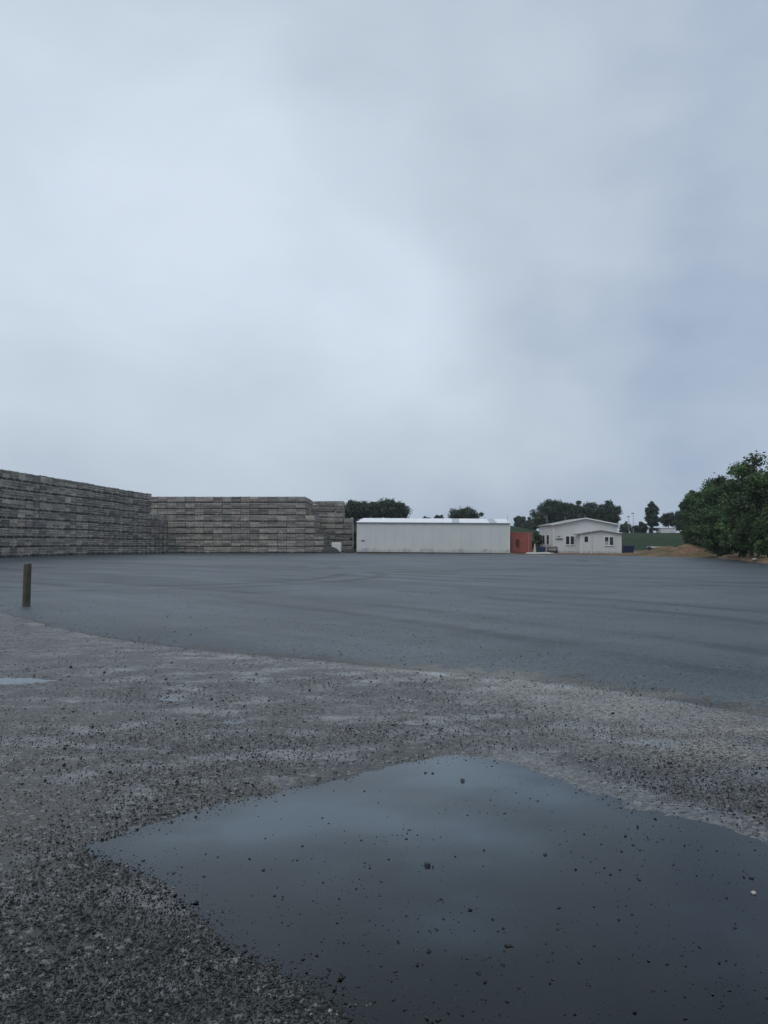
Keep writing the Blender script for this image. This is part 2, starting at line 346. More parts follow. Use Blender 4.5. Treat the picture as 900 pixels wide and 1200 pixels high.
def pad_gravel():
    """compacted blue-grey crushed stone, damp, with long faint wheel tracks"""
    m, t, b = mat_new('compacted_blue_grey_gravel')
    co = N(t, 'ShaderNodeTexCoord').outputs['Object']
    big = noise(t, co, 0.16, 5.0, 0.6)
    trk = noise(t, mapping(t, mapping(t, co, rot=(0, 0, R(47))), (0.05, 0.5, 1), (3, 1, 0)), 1.0, 4.0, 0.55)
    wv = N(t, 'ShaderNodeVectorMath', operation='SCALE'); wv.inputs['Scale'].default_value = 5.0
    L(t, noise(t, co, 0.05, 2.0, 0.5, 1), wv.inputs[0])
    wc = N(t, 'ShaderNodeVectorMath', operation='ADD'); L(t, co, wc.inputs[0]); L(t, wv.outputs[0], wc.inputs[1])
    trk2 = noise(t, mapping(t, mapping(t, wc.outputs[0], rot=(0, 0, R(-38))), (0.06, 0.9, 1), (9, 4, 0)), 1.0, 3.0, 0.5)
    vor = N(t, 'ShaderNodeTexVoronoi'); L(t, co, vor.inputs['Vector']); vor.inputs['Scale'].default_value = 60.0
    spx = N(t, 'ShaderNodeSeparateColor'); L(t, vor.outputs['Color'], spx.inputs[0])
    fine = noise(t, co, 14.0, 5.0, 0.7)
    base = mix_rgb(t, map_range(t, big, 0.3, 0.7, 0, 1), (0.025, 0.035, 0.042), (0.050, 0.065, 0.075))
    c = mix_rgb(t, map_range(t, trk, 0.56, 0.70, 0, 0.22, True), base, (0.034, 0.041, 0.047))
    c = mix_rgb(t, map_range(t, trk2, 0.58, 0.70, 0, 0.24, True), c, (0.034, 0.041, 0.047))
    tracks = N(t, 'ShaderNodeValue').outputs[0]; tracks.default_value = 0.0
    def ring(cx, cy, r0, wid, amt, lo):
        nonlocal c, tracks
        dv = N(t, 'ShaderNodeVectorMath', operation='DISTANCE'); L(t, wc2, dv.inputs[0]); dv.inputs[1].default_value = (cx, cy, 0)
        a = math_node(t, 'ABSOLUTE', math_node(t, 'SUBTRACT', dv.outputs['Value'], r0))
        wid *= 1.5; k = math_node(t, 'MULTIPLY', map_range(t, a, wid, wid * 0.3, 0, amt, True), map_range(t, gap, lo, lo + 0.12, 0, 1, True))
        c = mix_rgb(t, k, c, (0.022, 0.027, 0.032)); tracks = math_node(t, 'MAXIMUM', tracks, k)
    sw = N(t, 'ShaderNodeVectorMath', operation='SCALE'); sw.inputs['Scale'].default_value = 1.2
    L(t, noise(t, co, 0.16, 3.0, 0.5, 1), sw.inputs[0])
    wa = N(t, 'ShaderNodeVectorMath', operation='ADD'); L(t, co, wa.inputs[0]); L(t, sw.outputs[0], wa.inputs[1])
    fl = N(t, 'ShaderNodeVectorMath', operation='MULTIPLY'); L(t, wa.outputs[0], fl.inputs[0]); fl.inputs[1].default_value = (1, 1, 0)
    wc2 = fl.outputs[0]; gap = noise(t, co, 0.22, 3.0, 0.6)
    for q in ((-10, 34, 8.6, 0.30, 0.75, 0.36), (-10, 34, 10.4, 0.30, 0.75, 0.38), (-44, -16, 60.0, 0.32, 0.6, 0.42), (-44, -16, 61.9, 0.32, 0.6, 0.42), (-44, -16, 54.6, 0.24, 0.6, 0.42),
              (-44, -16, 56.4, 0.24, 0.6, 0.42), (-44, -16, 70.0, 0.45, 0.6, 0.42), (-44, -16, 71.9, 0.45, 0.6, 0.42), (14, 44, 16.0, 0.36, 0.6, 0.42), (14, 44, 17.9, 0.36, 0.6, 0.42),
              (-6, 60, 21.0, 0.5, 0.6, 0.42), (-6, 60, 23.0, 0.5, 0.6, 0.42), (30, 10, 20.0, 0.3, 0.6, 0.42), (30, 10, 21.9, 0.3, 0.6, 0.42), (-44, -16, 82.0, 0.6, 0.5, 0.42), (-44, -16, 84.0, 0.6, 0.5, 0.42)): ring(*q)
    lt = map_range(t, noise(t, mapping(t, mapping(t, wc.outputs[0], rot=(0, 0, R(43))), (0.05, 0.6, 1), (1, 14, 0)), 1.0, 3.0, 0.5), 0.55, 0.70, 0, 0.35, True)
    c = mix_rgb(t, lt, c, (0.068, 0.085, 0.096))
    near = N(t, 'ShaderNodeAttribute', attribute_name='near').outputs['Fac']; paleb = N(t, 'ShaderNodeAttribute', attribute_name='pale').outputs['Fac']
    brk = map_range(t, math_node(t, 'ADD', near, math_node(t, 'MULTIPLY', math_node(t, 'SUBTRACT', noise(t, co, 3.0, 6.0, 0.7), 0.5), 2.2)), 0.42, 0.58, 0, 1, True)
    c = mix_rgb(t, brk, c, mix_rgb(t, math_node(t, 'MULTIPLY', paleb, 0.6), (0.026, 0.026, 0.024), (0.16, 0.15, 0.13)))
    v25 = N(t, 'ShaderNodeTexVoronoi'); L(t, co, v25.inputs['Vector']); v25.inputs['Scale'].default_value = 24.0
    s25 = N(t, 'ShaderNodeSeparateColor'); L(t, v25.outputs['Color'], s25.inputs[0])
    patch = map_range(t, noise(t, mapping(t, co, (0.5, 1.2, 1)), 0.5, 4.0, 0.6), 0.42, 0.62, 0.15, 1.0, True)
    c = mix_rgb(t, math_node(t, 'MULTIPLY', patch, 0.8), c, mix_rgb(t, 1.0, c, mix_rgb(t, s25.outputs[0], (0.45, 0.45, 0.46), (1.6, 1.6, 1.58)), 'MULTIPLY'))
    c = mix_rgb(t, 0.8, c, mix_rgb(t, 1.0, c, mix_rgb(t, spx.outputs[0], (0.4, 0.4, 0.4), (1.7, 1.7, 1.68)), 'MULTIPLY'))
    c = mix_rgb(t, 1.0, c, mix_rgb(t, map_range(t, fine, 0.3, 0.7, 0, 1), (0.84, 0.84, 0.84), (1.16, 1.16, 1.16)), 'MULTIPLY')
    L(t, c, b.inputs['Base Color'])
    L(t, map_range(t, trk, 0.4, 0.65, 0.50, 0.42), b.inputs['Roughness'])
    mott = map_range(t, noise(t, mapping(t, co, (0.7, 1.0, 1), (5, 2, 0)), 0.35, 6.0, 0.68), 0.34, 0.66, 0.34, 0.62)
    mott = math_node(t, 'MULTIPLY', mott, map_range(t, big, 0.35, 0.65, 0.86, 1.1))
    spec = math_node(t, 'MULTIPLY', mott, math_node(t, 'SUBTRACT', 1.0, math_node(t, 'MULTIPLY', tracks, 0.75)))
    L(t, math_node(t, 'MULTIPLY', spec, map_range(t, trk2, 0.56, 0.68, 1.0, 0.75)), b.inputs['Specular IOR Level']); b.inputs['IOR'].default_value = 1.45
    bn = N(t, 'ShaderNodeBump'); bn.inputs['Distance'].default_value = 0.006; bn.inputs['Strength'].default_value = 0.6
    L(t, math_node(t, 'ADD', math_node(t, 'MULTIPLY', vor.outputs['Distance'], -1.0), fine), bn.inputs['Height']); L(t, bn.outputs[0], b.inputs['Normal'])
    return m
def water():
    m, t, b = mat_new('still_puddle_water')
    t.nodes.remove(b)
    co = N(t, 'ShaderNodeTexCoord').outputs['Object']
    fr = N(t, 'ShaderNodeFresnel'); fr.inputs['IOR'].default_value = 1.36
    gl = N(t, 'ShaderNodeBsdfGlossy'); gl.inputs['Roughness'].default_value = 0.015; gl.inputs['Color'].default_value = (0.87, 0.95, 1, 1)
    tp = N(t, 'ShaderNodeBsdfTransparent'); tp.inputs['Color'].default_value = (0.14, 0.18, 0.20, 1)
    bn = N(t, 'ShaderNodeBump'); bn.inputs['Distance'].default_value = 0.002; bn.inputs['Strength'].default_value = 0.06
    L(t, noise(t, mapping(t, co, (1, 2.2, 1)), 9.0, 3.0, 0.5), bn.inputs['Height']); L(t, bn.outputs[0], gl.inputs['Normal']); L(t, bn.outputs[0], fr.inputs['Normal'])
    df = N(t, 'ShaderNodeBsdfDiffuse'); df.inputs['Color'].default_value = (0.085, 0.115, 0.145, 1)   # sky reflection painted as pale colour, plus faint random silting
    silt = math_node(t, 'ADD', math_node(t, 'MULTIPLY', N(t, 'ShaderNodeAttribute', attribute_name='silt').outputs['Fac'], 0.55),  # silt attribute is the painted sky reflection, with faint random silting added
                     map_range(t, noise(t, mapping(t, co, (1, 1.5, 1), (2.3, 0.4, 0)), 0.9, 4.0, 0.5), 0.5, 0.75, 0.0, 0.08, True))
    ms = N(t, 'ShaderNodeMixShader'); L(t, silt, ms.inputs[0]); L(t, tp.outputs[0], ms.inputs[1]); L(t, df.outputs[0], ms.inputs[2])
    mx = N(t, 'ShaderNodeMixShader'); L(t, fr.outputs[0], mx.inputs[0]); L(t, ms.outputs[0], mx.inputs[1]); L(t, gl.outputs[0], mx.inputs[2])
    L(t, mx.outputs[0], t.nodes['Material Output'].inputs[0])
    return m
def soil():
    m, t, b = mat_new('bare_soil_with_weeds')
    co = N(t, 'ShaderNodeTexCoord').outputs['Object']
    n1 = noise(t, co, 0.45, 5.0, 0.6); n2 = noise(t, co, 2.6, 5.0, 0.65)
    c = mix_rgb(t, map_range(t, n2, 0.3, 0.7, 0, 1), (0.085, 0.047, 0.029), (0.27, 0.17, 0.105))
    c = mix_rgb(t, map_range(t, n1, 0.44, 0.56, 0, 0.7, True), c, (0.075, 0.075, 0.032))
    c = mix_rgb(t, map_range(t, noise(t, co, 1.1, 5.0, 0.7), 0.6, 0.68, 0, 0.7, True), c, (0.30, 0.25, 0.19))
    L(t, c, b.inputs['Base Color']); b.inputs['Roughness'].default_value = 0.9; b.inputs['Specular IOR Level'].default_value = 0.2
    bn = N(t, 'ShaderNodeBump'); bn.inputs['Distance'].default_value = 0.12; bn.inputs['Strength'].default_value = 0.8
    L(t, n2, bn.inputs['Height']); L(t, bn.outputs[0], b.inputs['Normal'])
    return m
def grass():
    m, t, b = mat_new('rough_meadow_grass')
    co = N(t, 'ShaderNodeTexCoord').outputs['Object']
    n1 = noise(t, co, 0.12, 4.0, 0.6); n2 = noise(t, mapping(t, co, (1, 0.6, 1)), 1.3, 5.0, 0.7)
    c = mix_rgb(t, map_range(t, n2, 0.3, 0.7, 0, 1), (0.010, 0.025, 0.009), (0.024, 0.050, 0.018))
    c = mix_rgb(t, map_range(t, n1, 0.5, 0.68, 0, 0.5, True), c, (0.050, 0.056, 0.028))
    L(t, c, b.inputs['Base Color']); b.inputs['Roughness'].default_value = 0.9; b.inputs['Specular IOR Level'].default_value = 0.15
    bn = N(t, 'ShaderNodeBump'); bn.inputs['Distance'].default_value = 0.15; bn.inputs['Strength'].default_value = 0.7
    L(t, n2, bn.inputs['Height']); L(t, bn.outputs[0], b.inputs['Normal'])
    return m
def pebble_mat(name, dark, mid, light, rough):
    m, t, b = mat_new(name)
    tone = N(t, 'ShaderNodeAttribute', attribute_name='tone').outputs['Fac']
    r = N(t, 'ShaderNodeValToRGB'); L(t, tone, r.inputs[0]); e = r.color_ramp
    e.elements[0].color = dark + (1,); e.elements[1].color = light + (1,); e.elements[1].position = 1.0
    x = e.elements.new(0.75); x.color = mid + (1,)
    L(t, r.outputs[0], b.inputs['Base Color']); b.inputs['Roughness'].default_value = rough
    b.inputs['Specular IOR Level'].default_value = 0.5; b.inputs['IOR'].default_value = 1.4
    return m
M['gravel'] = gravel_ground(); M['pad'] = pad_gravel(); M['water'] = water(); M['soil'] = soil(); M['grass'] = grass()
M['pebble'] = pebble_mat('wet_gravel_stones', (0.006, 0.007, 0.0075), (0.034, 0.036, 0.035), (0.28, 0.275, 0.25), 0.36)

# ------------------------------------------------------------------ the setting: ground, puddles, gravel pad, soil, grass
def Yrow(py): return CAM_H * F / (py - HORIZON)
def gp(px, py): Y = Yrow(py); return ((px - 450) / F * Y, Y)

EDGE = [(-70, 84), (-45, 58), (-30, 42.5), (-12, 21.5)] + [gp(*p) for p in ((0, 718), (60, 735), (120, 748), (180, 757), (270, 767), (370, 775), (450, 784), (530, 790),
        (600, 796), (700, 808), (800, 824), (900, 842))] + [(4.4, 5.7), (7, 3.6), (14, -1.5)]
EX = np.array([p[0] for p in EDGE]); EY = np.array([p[1] for p in EDGE])
def edge_y(x): return np.interp(x, EX, EY)

MAIN = [gp(*p) for p in ((112, 985), (180, 962), (250, 945), (330, 925), (420, 905), (470, 889), (530, 882), (600, 889), (640, 905), (700, 925), (750, 945), (830, 962), (900, 985), (960, 1010),
        (1010, 1100), (960, 1300), (700, 1420), (520, 1330), (405, 1196), (350, 1150), (300, 1112), (230, 1066), (155, 1012))]
SMALL = [(2, 796, 0.75, 0.30), (190, 877, 0.26, 0.09), (262, 874, 0.22, 0.08), (205, 818, 0.42, 0.16), (120, 823, 0.30, 0.12), (20, 905, 0.3, 0.09), (300, 842, 0.25, 0.1)]
SMALL = [gp(px, py) + (rx * 0.62, ry * 0.7) for px, py, rx, ry in SMALL]
def mud_mask(x, y):
    d = poly_sdf(x, y, MAIN) + 0.12 * fbm(x * 1.5, y * 2.5, 3, 301)
    return sstep(-0.25, 0.0, d) * (1 - sstep(0.10, 0.42, d)) * sstep(0.2, 0.9, x + 0.3 * fbm(x * 2, y * 2, 2, 303))
def pale_mask(x, y):
    d = edge_y(x) - y
    strip = np.exp(-((d - 0.22 - 0.18 * fbm(x * 1.1, y * 0, 3, 311)) / 0.2) ** 2) * np.clip(-0.15 + 2.2 * fbm(x * 1.6, y * 4, 3, 313), 0, 1)
    tan = 0.75 * sstep(0.2, 1.8, x) * sstep(3.6, 1.6, d) * sstep(-0.1, 0.2, d) * np.clip(0.65 + 0.9 * fbm(x * 1.0, y * 2.4, 3, 317), 0, 1)
    return np.clip(0.8 * strip + tan, 0, 1)
def ground_h(x, y):
    """height of the trodden gravel; the still water lies at z = 0"""
    w = 0.10 * fbm(x * 1.7, y * 1.7, 4, 5) + 0.03 * fbm(x * 9, y * 9, 2, 8)
    d = poly_sdf(x, y, MAIN) + w * 0.45 + 0.035 * fbm(x * 6, y * 6, 3, 91)
    h = np.clip(np.where(d > -0.12, d * 0.035, -0.0042 + (d + 0.12) * 0.07), -0.02, 0.014) + np.clip(d, 0, 1.2) * 0.004
    for cx, cy, rx, ry in SMALL:
        q = np.hypot((x - cx) / rx, (y - cy) / ry); dd = (q - 1) * min(rx, ry) + w * 1.9 + 0.05 * fbm(x * 5, y * 9, 3, 77)
        h = np.minimum(h, np.clip(dd * 0.05, -0.008, 0.05))
    h = h + 0.0045 * fbm(x * 2.1, y * 2.6, 4, 21) * (0.4 + 0.6 * sstep(0.1, 0.6, d)) + 0.0016 * fbm(x * 16, y * 16, 3, 31)
    # the shallow reaches of the big puddle where gravel almost breaks the surface
    for px, py, r, a in ((480, 985, 0.32, 0.010), (650, 950, 0.4, 0.004)):
        cx, cy = gp(px, py); h = h + a * np.exp(-((x - cx) ** 2 + (y - cy) ** 2) / (r * r)) * (d < 0)
    return h

tag(link(bpy.data.objects.new('ground', np_mesh('ground', [(-3000, -400, -0.12), (3000, -400, -0.12), (3000, 3000, -0.12), (-3000, 3000, -0.12)], [(0, 1, 2, 3)], M['grass']))), kind='structure')
nr, nc = 520, 460
rows = 1.1 * (30.0 / 1.1) ** np.linspace(0, 1, nr); u = np.linspace(-1, 1, nc)
gy = np.repeat(rows[:, None], nc, 1); gx = u[None, :] * (0.8 * gy + 2.2)
gz_ = ground_h(gx, gy)
gz_ -= 0.10 * sstep(0.02, 0.5, gy - edge_y(gx))          # dips under the pad
gv = np.stack([gx, gy, gz_], -1).reshape(-1, 3)
tag(link(bpy.data.objects.new('gravel_ground', np_mesh('gravel_ground', gv, grid_faces(nr, nc), M['gravel'], True, {'mud': mud_mask(gx, gy).ravel(), 'pale': pale_mask(gx, gy).ravel()}))), kind='structure')
# a coarse skirt of the same gravel round the camera
sk = [(-80, -40), (80, -40), (80, 1.0), (-80, 1.0)]
tag(link(bpy.data.objects.new('gravel_surround', np_mesh('gravel_surround', [(-90, -60, -0.03), (90, -60, -0.03), (90, 60, -0.06), (-90, 90, -0.06)], [(0, 1, 2, 3)], M['gravel']))), kind='structure')

def main_puddle(x0, x1, y0, y1):
    X, Y = np.meshgrid(np.linspace(x0, x1, 90), np.linspace(y0, y1, 90)); m = np.zeros_like(X)
    for px, py, r, a in ((300, 962, 0.36, 0.75), (215, 974, 0.28, 0.5), (400, 940, 0.35, 0.55), (545, 902, 0.45, 0.8), (640, 930, 0.35, 0.35), (520, 1075, 0.24, 0.35), (440, 1015, 0.28, 0.45), (500, 960, 0.4, 0.5), (600, 985, 0.3, 0.3)):  # bright sky reflection painted as pale patches on the water
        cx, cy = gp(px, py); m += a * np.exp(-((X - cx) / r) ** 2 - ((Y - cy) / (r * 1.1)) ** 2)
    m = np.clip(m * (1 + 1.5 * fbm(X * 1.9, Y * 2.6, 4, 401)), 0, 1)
    o = bpy.data.objects.new('puddle', np_mesh('puddle', np.stack([X, Y, X * 0], -1).reshape(-1, 3), grid_faces(90, 90), M['water'], True, {'silt': m.ravel()}))  # silt attribute holds the painted sky reflection
    return tag(link(o), kind='structure')
def puddle_sheet(x0, x1, y0, y1, z=0.0):
    o = bpy.data.objects.new('puddle', np_mesh('puddle', [(x0, y0, z), (x1, y0, z), (x1, y1, z), (x0, y1, z)], [(0, 1, 2, 3)], M['water']))
    return tag(link(o), kind='structure')
mx = np.array(MAIN)
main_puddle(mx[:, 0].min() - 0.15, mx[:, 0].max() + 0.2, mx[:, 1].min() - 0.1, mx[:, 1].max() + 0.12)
for k, (cx, cy, rx, ry) in enumerate(SMALL): puddle_sheet(cx - rx * 1.6, cx + rx * 1.6, cy - ry * 1.9, cy + ry * 1.9, -0.0004 * (k + 1))

def pad_rise(x, y): return 0.2 * sstep(-18, -27, x) * (1 - sstep(66, 88, y))
xs = np.unique(np.concatenate([np.linspace(-70, -12, 60), np.linspace(-12, 7, 420), np.linspace(7, 45, 60)]))
tt = np.concatenate([[-0.004, 0.0], np.linspace(0, 1, 130)[1:] ** 2.6])
ey = edge_y(xs) + 0.20 * fbm(xs * 1.1, xs * 0, 3, 3) + 0.09 * fbm(xs * 5, xs * 0, 4, 4)
PX = np.repeat(xs[:, None], len(tt), 1); PY = ey[:, None] + tt[None, :] * (135 - ey[:, None])
edge_d = PY - ey[:, None]
PZ = 0.012 + 0.022 * sstep(-0.15, 0.9, edge_d) + pad_rise(PX, PY) + 0.010 * fbm(PX * 0.35, PY * 0.9, 3, 40) * sstep(0.3, 2, edge_d) - 0.02 * (edge_d < -0.001) + 0.006 * fbm(PX * 4, PY * 4, 3, 44) * sstep(1.6, 0.2, edge_d)
tag(link(bpy.data.objects.new('gravel_pad', np_mesh('gravel_pad', np.stack([PX, PY, PZ], -1).reshape(-1, 3), grid_faces(len(xs), len(tt))[:, ::-1], M['pad'], True, {'near': np.exp(-np.clip(edge_d, 0, 50) / (0.35 + 0.5 * sstep(0, 3, PX))).ravel(), 'pale': (sstep(-1.0, 1.0, PX) * np.clip(0.5 + 1.2 * fbm(PX * 1.4, PY * 3, 3, 405), 0, 1)).ravel()}))), kind='structure')

# soil along the far and right edge of the pad, with the heap
SOIL = [gp(600, 650.2), gp(650, 650.4), gp(700, 651), gp(740, 652), gp(800, 653.6), gp(830, 654.2), gp(862, 656.5), gp(900, 662.5), (22.6, 42), (21.5, 30), (21, 10), (80, 10), (80, 118), (13, 118)]
sx, sy = np.meshgrid(np.linspace(10, 78, 260), np.concatenate([np.linspace(8, 40, 40), np.linspace(40.4, 116, 240)]))
sd = -poly_sdf(sx, sy, SOIL) + 0.35 * fbm(sx * 0.8, sy * 0.8, 3, 61)
def bump_at(px, Y, rx, ry, hgt):
    c = at(px, Y); return hgt * np.exp(-((sx - c.x) / rx) ** 2 - ((sy - c.y) / ry) ** 2)
rough_s = fbm(sx * 1.1, sy * 1.1, 4, 70)
szz = -0.06 + 0.14 * sstep(-0.2, 0.5, sd)
heaps = bump_at(786, 73.5, 1.9, 2.2, 0.42) + bump_at(808, 74, 1.7, 2.4, 0.44) + bump_at(768, 75, 1.9, 1.8, 0.26) + bump_at(828, 73, 1.8, 2.5, 0.38) + bump_at(748, 76, 1.6, 1.5, 0.12) + bump_at(880, 56, 2.2, 4.0, 0.32) + bump_at(915, 50, 2.0, 4.0, 0.45) + bump_at(860, 64, 2, 3, 0.2)
szz = szz + heaps * sstep(-0.3, 1.6, sd) * (1 + 0.55 * rough_s) + 0.07 * rough_s * sstep(0, 1, sd)
szz += 0.5 * sstep(30, 45, sx)
tag(link(bpy.data.objects.new('soil_heap', np_mesh('soil_heap', np.stack([sx, sy, szz], -1).reshape(-1, 3), grid_faces(*sx.shape), M['soil'], True))), kind='structure')

def bank_z(x, y):
    top = 2.75 + 1.9 * sstep(29, 15, x)
    return -0.05 + top * sstep(98, 132, y) + 0.12 * fbm(x * 0.3, y * 0.3, 3, 90)
bx_, by_ = np.meshgrid(np.linspace(-60, 140, 160), np.concatenate([np.linspace(96, 140, 80), np.linspace(142, 420, 60)]))
tag(link(bpy.data.objects.new('grass_bank', np_mesh('grass_bank', np.stack([bx_, by_, bank_z(bx_, by_)], -1).reshape(-1, 3), grid_faces(*bx_.shape), M['grass'], True))), kind='structure')

# ------------------------------------------------------------------ loose gravel stones
OCT = np.array([(1, 0, 0), (-1, 0, 0), (0, 1, 0), (0, -1, 0), (0, 0, 1), (0, 0, -1)], float)
OF = np.array([(0, 2, 4), (2, 1, 4), (1, 3, 4), (3, 0, 4), (2, 0, 5), (1, 2, 5), (3, 1, 5), (0, 3, 5)])
def stones_mesh(name, P, S, tone, mat):
    n = len(P)
    v = OCT[None] * (1 + 0.35 * rng.uniform(-1, 1, (n, 6, 3))) + rng.uniform(-0.3, 0.3, (n, 6, 3))
    v *= (S[:, None] * np.stack([rng.uniform(0.7, 1.3, n), rng.uniform(0.7, 1.3, n), rng.uniform(0.45, 0.85, n)], -1))[:, None, :] if S.ndim == 1 else S[:, None, :]
    a = rng.uniform(0, 2 * np.pi, n); ca, sa = np.cos(a)[:, None], np.sin(a)[:, None]
    tx, ty = rng.uniform(-0.4, 0.4, (2, n))
    v[..., 2] += v[..., 0] * tx[:, None] + v[..., 1] * ty[:, None]
    v = np.stack([v[..., 0] * ca - v[..., 1] * sa, v[..., 0] * sa + v[..., 1] * ca, v[..., 2]], -1) + P[:, None, :]
    f = (OF[None] + 6 * np.arange(n)[:, None, None]).reshape(-1, 3)
    return np_mesh(name, v.reshape(-1, 3), f, mat, False, {'tone': np.repeat(tone, 6)})
def scatter(n, y0, y1, power):
    t = rng.uniform(0, 1, n); y = (y0 ** (1 - power) + t * (y1 ** (1 - power) - y0 ** (1 - power))) ** (1 / (1 - power)) if power != 1 else y0 * (y1 / y0) ** t
    x = rng.uniform(-1, 1, n) * (0.62 * y + 1.0)
    return x, y
x, y = scatter(400000, 1.7, 17, 1.45)
h = ground_h(x, y)
dens = (0.62 + 0.85 * fbm(x * 0.9, y * 1.3, 3, 130) + 0.45 * fbm(x * 4, y * 4, 2, 133)) * (1 - 0.85 * mud_mask(x, y)) * (1 - 0.45 * pale_mask(x, y))
keep = (h > rng.uniform(-0.0055, 0.0, len(x))) & (y < edge_y(x) + 0.05) & (rng.uniform(0, 1, len(x)) < np.clip(dens, 0.05, 1))
x, y, h = x[keep], y[keep], h[keep]
s = np.clip(0.0029 * np.exp(0.45 * rng.standard_normal(len(x))), 0.0018, 0.012) * (1 + 0.025 * np.clip(y - 3, 0, 10))
tone = np.clip(rng.beta(1.6, 2.8, len(x)) + 0.20 * sstep(4.0, 7.0, y) + 0.55 * pale_mask(x, y) + 0.12 * fbm(x * 0.6, y * 0.6, 3, 150), 0, 0.86); tone[rng.uniform(0, 1, len(x)) < 0.012] = 1.0
print('pebbles', len(x))
st = bpy.data.objects.new('gravel_stones', stones_mesh('gravel_stones', np.stack([x, y, np.where(h < 0, np.maximum(h + s * 0.25, -s * 0.3), h + s * 0.25)], -1), s, tone, M['pebble']))
tag(link(st), 'small dark wet gravel stones strewn over the near ground', 'gravel', kind='stuff')
# stones standing in the big puddle and lumps scattered on the trodden ground
x, y = scatter(60000, 2.0, 6.0, 1.2); h = ground_h(x, y)
dens = 0.20 + 0.5 * fbm(x * 1.6, y * 2.2, 3, 170)
keep = (h < -0.002) & (rng.uniform(0, 1, len(x)) < np.clip(dens, 0.015, 1) * 0.55); x, y, h = x[keep], y[keep], h[keep]
s = np.clip(0.0036 * np.exp(0.55 * rng.standard_normal(len(x))), 0.002, 0.013)
zz = np.maximum(h + s * 0.4, -s * rng.uniform(-0.15, 0.35, len(x)))
st = bpy.data.objects.new('puddle_stones', stones_mesh('puddle_stones', np.stack([x, y, zz], -1), s, np.clip(rng.beta(1.2, 5, len(x)), 0, 0.7), M['pebble']))
tag(link(st), 'small dark stones breaking the surface of the big puddle', 'gravel', kind='stuff')
x, y = scatter(22000, 4.0, 19.0, 1.0); h = ground_h(x, y)
dens = 0.5 * fbm(x * 0.7, y * 0.9, 3, 190) + 0.02 + 0.5 * np.exp(-((x + 3.6) ** 2 + (y - 9.0) ** 2) / 1.5) + 0.5 * np.exp(-((x + 1.9) ** 2 + (y - 7.5) ** 2) / 0.6) + 0.6 * np.exp(-((y - edge_y(x)) / 0.22) ** 2) + 1.5 * np.exp(-((x + 8.15) ** 2 + ((y - 17.75) * 0.8) ** 2) / 0.12)
keep = (h > 0) & (rng.uniform(0, 1, len(x)) < np.clip(dens, 0, 1) * 0.26) & ((y < edge_y(x) + 0.4) | (np.hypot(x + 8.1, y - 17.8) < 0.8)); x, y, h = x[keep], y[keep], h[keep]
s = np.clip(0.007 * np.exp(0.5 * rng.standard_normal(len(x))), 0.003, 0.022)
st = bpy.data.objects.new('gravel_lumps', stones_mesh('gravel_lumps', np.stack([x, y, np.maximum(h, 0.034 * sstep(-0.15, 0.35, y - edge_y(x))) + s * 0.2], -1), s, np.clip(rng.beta(1.3, 2.6, len(x)), 0, 1), M['pebble']))
tag(link(st), 'coarser dark stones strewn along the edge of the gravel pad', 'gravel', kind='stuff')
# fine crushed stone lying on the near part of the pad
x, y = scatter(90000, 6.0, 30.0, 1.1); ee = edge_y(x)
dens = 0.25 + 0.8 * fbm(x * 0.5, y * 0.9, 3, 210)
keep = (y > ee + 0.1) & (rng.uniform(0, 1, len(x)) < np.clip(dens, 0.05, 1) * 0.8); x, y, ee = x[keep], y[keep], ee[keep]
s = np.clip(0.0036 * np.exp(0.45 * rng.standard_normal(len(x))), 0.002, 0.012) * (1 + 0.04 * y)
pz = 0.034 * sstep(-0.15, 0.35, y - ee) + 0.010 * fbm(x * 0.35, y * 0.9, 3, 40) * sstep(0.3, 2, y - ee)
st = bpy.data.objects.new('crushed_stone', stones_mesh('crushed_stone', np.stack([x, y, pz + s * 0.1], -1), s, np.clip(rng.beta(3.0, 2.0, len(x)), 0, 1),
     pebble_mat('blue_grey_crushed_stone', (0.040, 0.049, 0.056), (0.105, 0.122, 0.134), (0.27, 0.29, 0.31), 0.42)))
tag(link(st), 'fine blue-grey crushed stone lying on the compacted pad', 'gravel', kind='stuff')

def stone(px, py, w, hgt, mat, label, z=0.0):
    X, Y = gp(px, py); c = np.array(OCT)
    import bmesh
    bm = bmesh.new(); bmesh.ops.create_icosphere(bm, subdivisions=2, radius=1.0)
    rr = random.Random(int(px))
    for v in bm.verts:
        k = 1 + rr.uniform(-0.16, 0.16); v.co *= k
        v.co.x = max(-0.8, min(0.8, v.co.x)); v.co.z = max(-0.7, min(0.75, v.co.z))
        v.co.x *= w / 2; v.co.y *= w / 2.2; v.co.z *= hgt * 0.7
    me = bpy.data.meshes.new('stone'); bm.to_mesh(me); bm.free(); me.materials.append(mat)
    o = bpy.data.objects.new('stone', me); o.location = (X, Y, z + hgt * 0.1); link(o)
    return tag(o, label, 'stone')
stone(500, 1008, 0.034, 0.026, M['stone_dark'], 'largest dark square stone standing alone in the middle of the big puddle')
stone(541, 912, 0.032, 0.026, M['stone_dark'], 'dark stone near the far shore of the big puddle')
stone(876, 1040, 0.022, 0.015, M['stone_pale'], 'pale-topped stone at the right side of the big puddle')
stone(636, 996, 0.02, 0.015, M['stone_dark'], 'small dark stone in the puddle right of its largest stone')

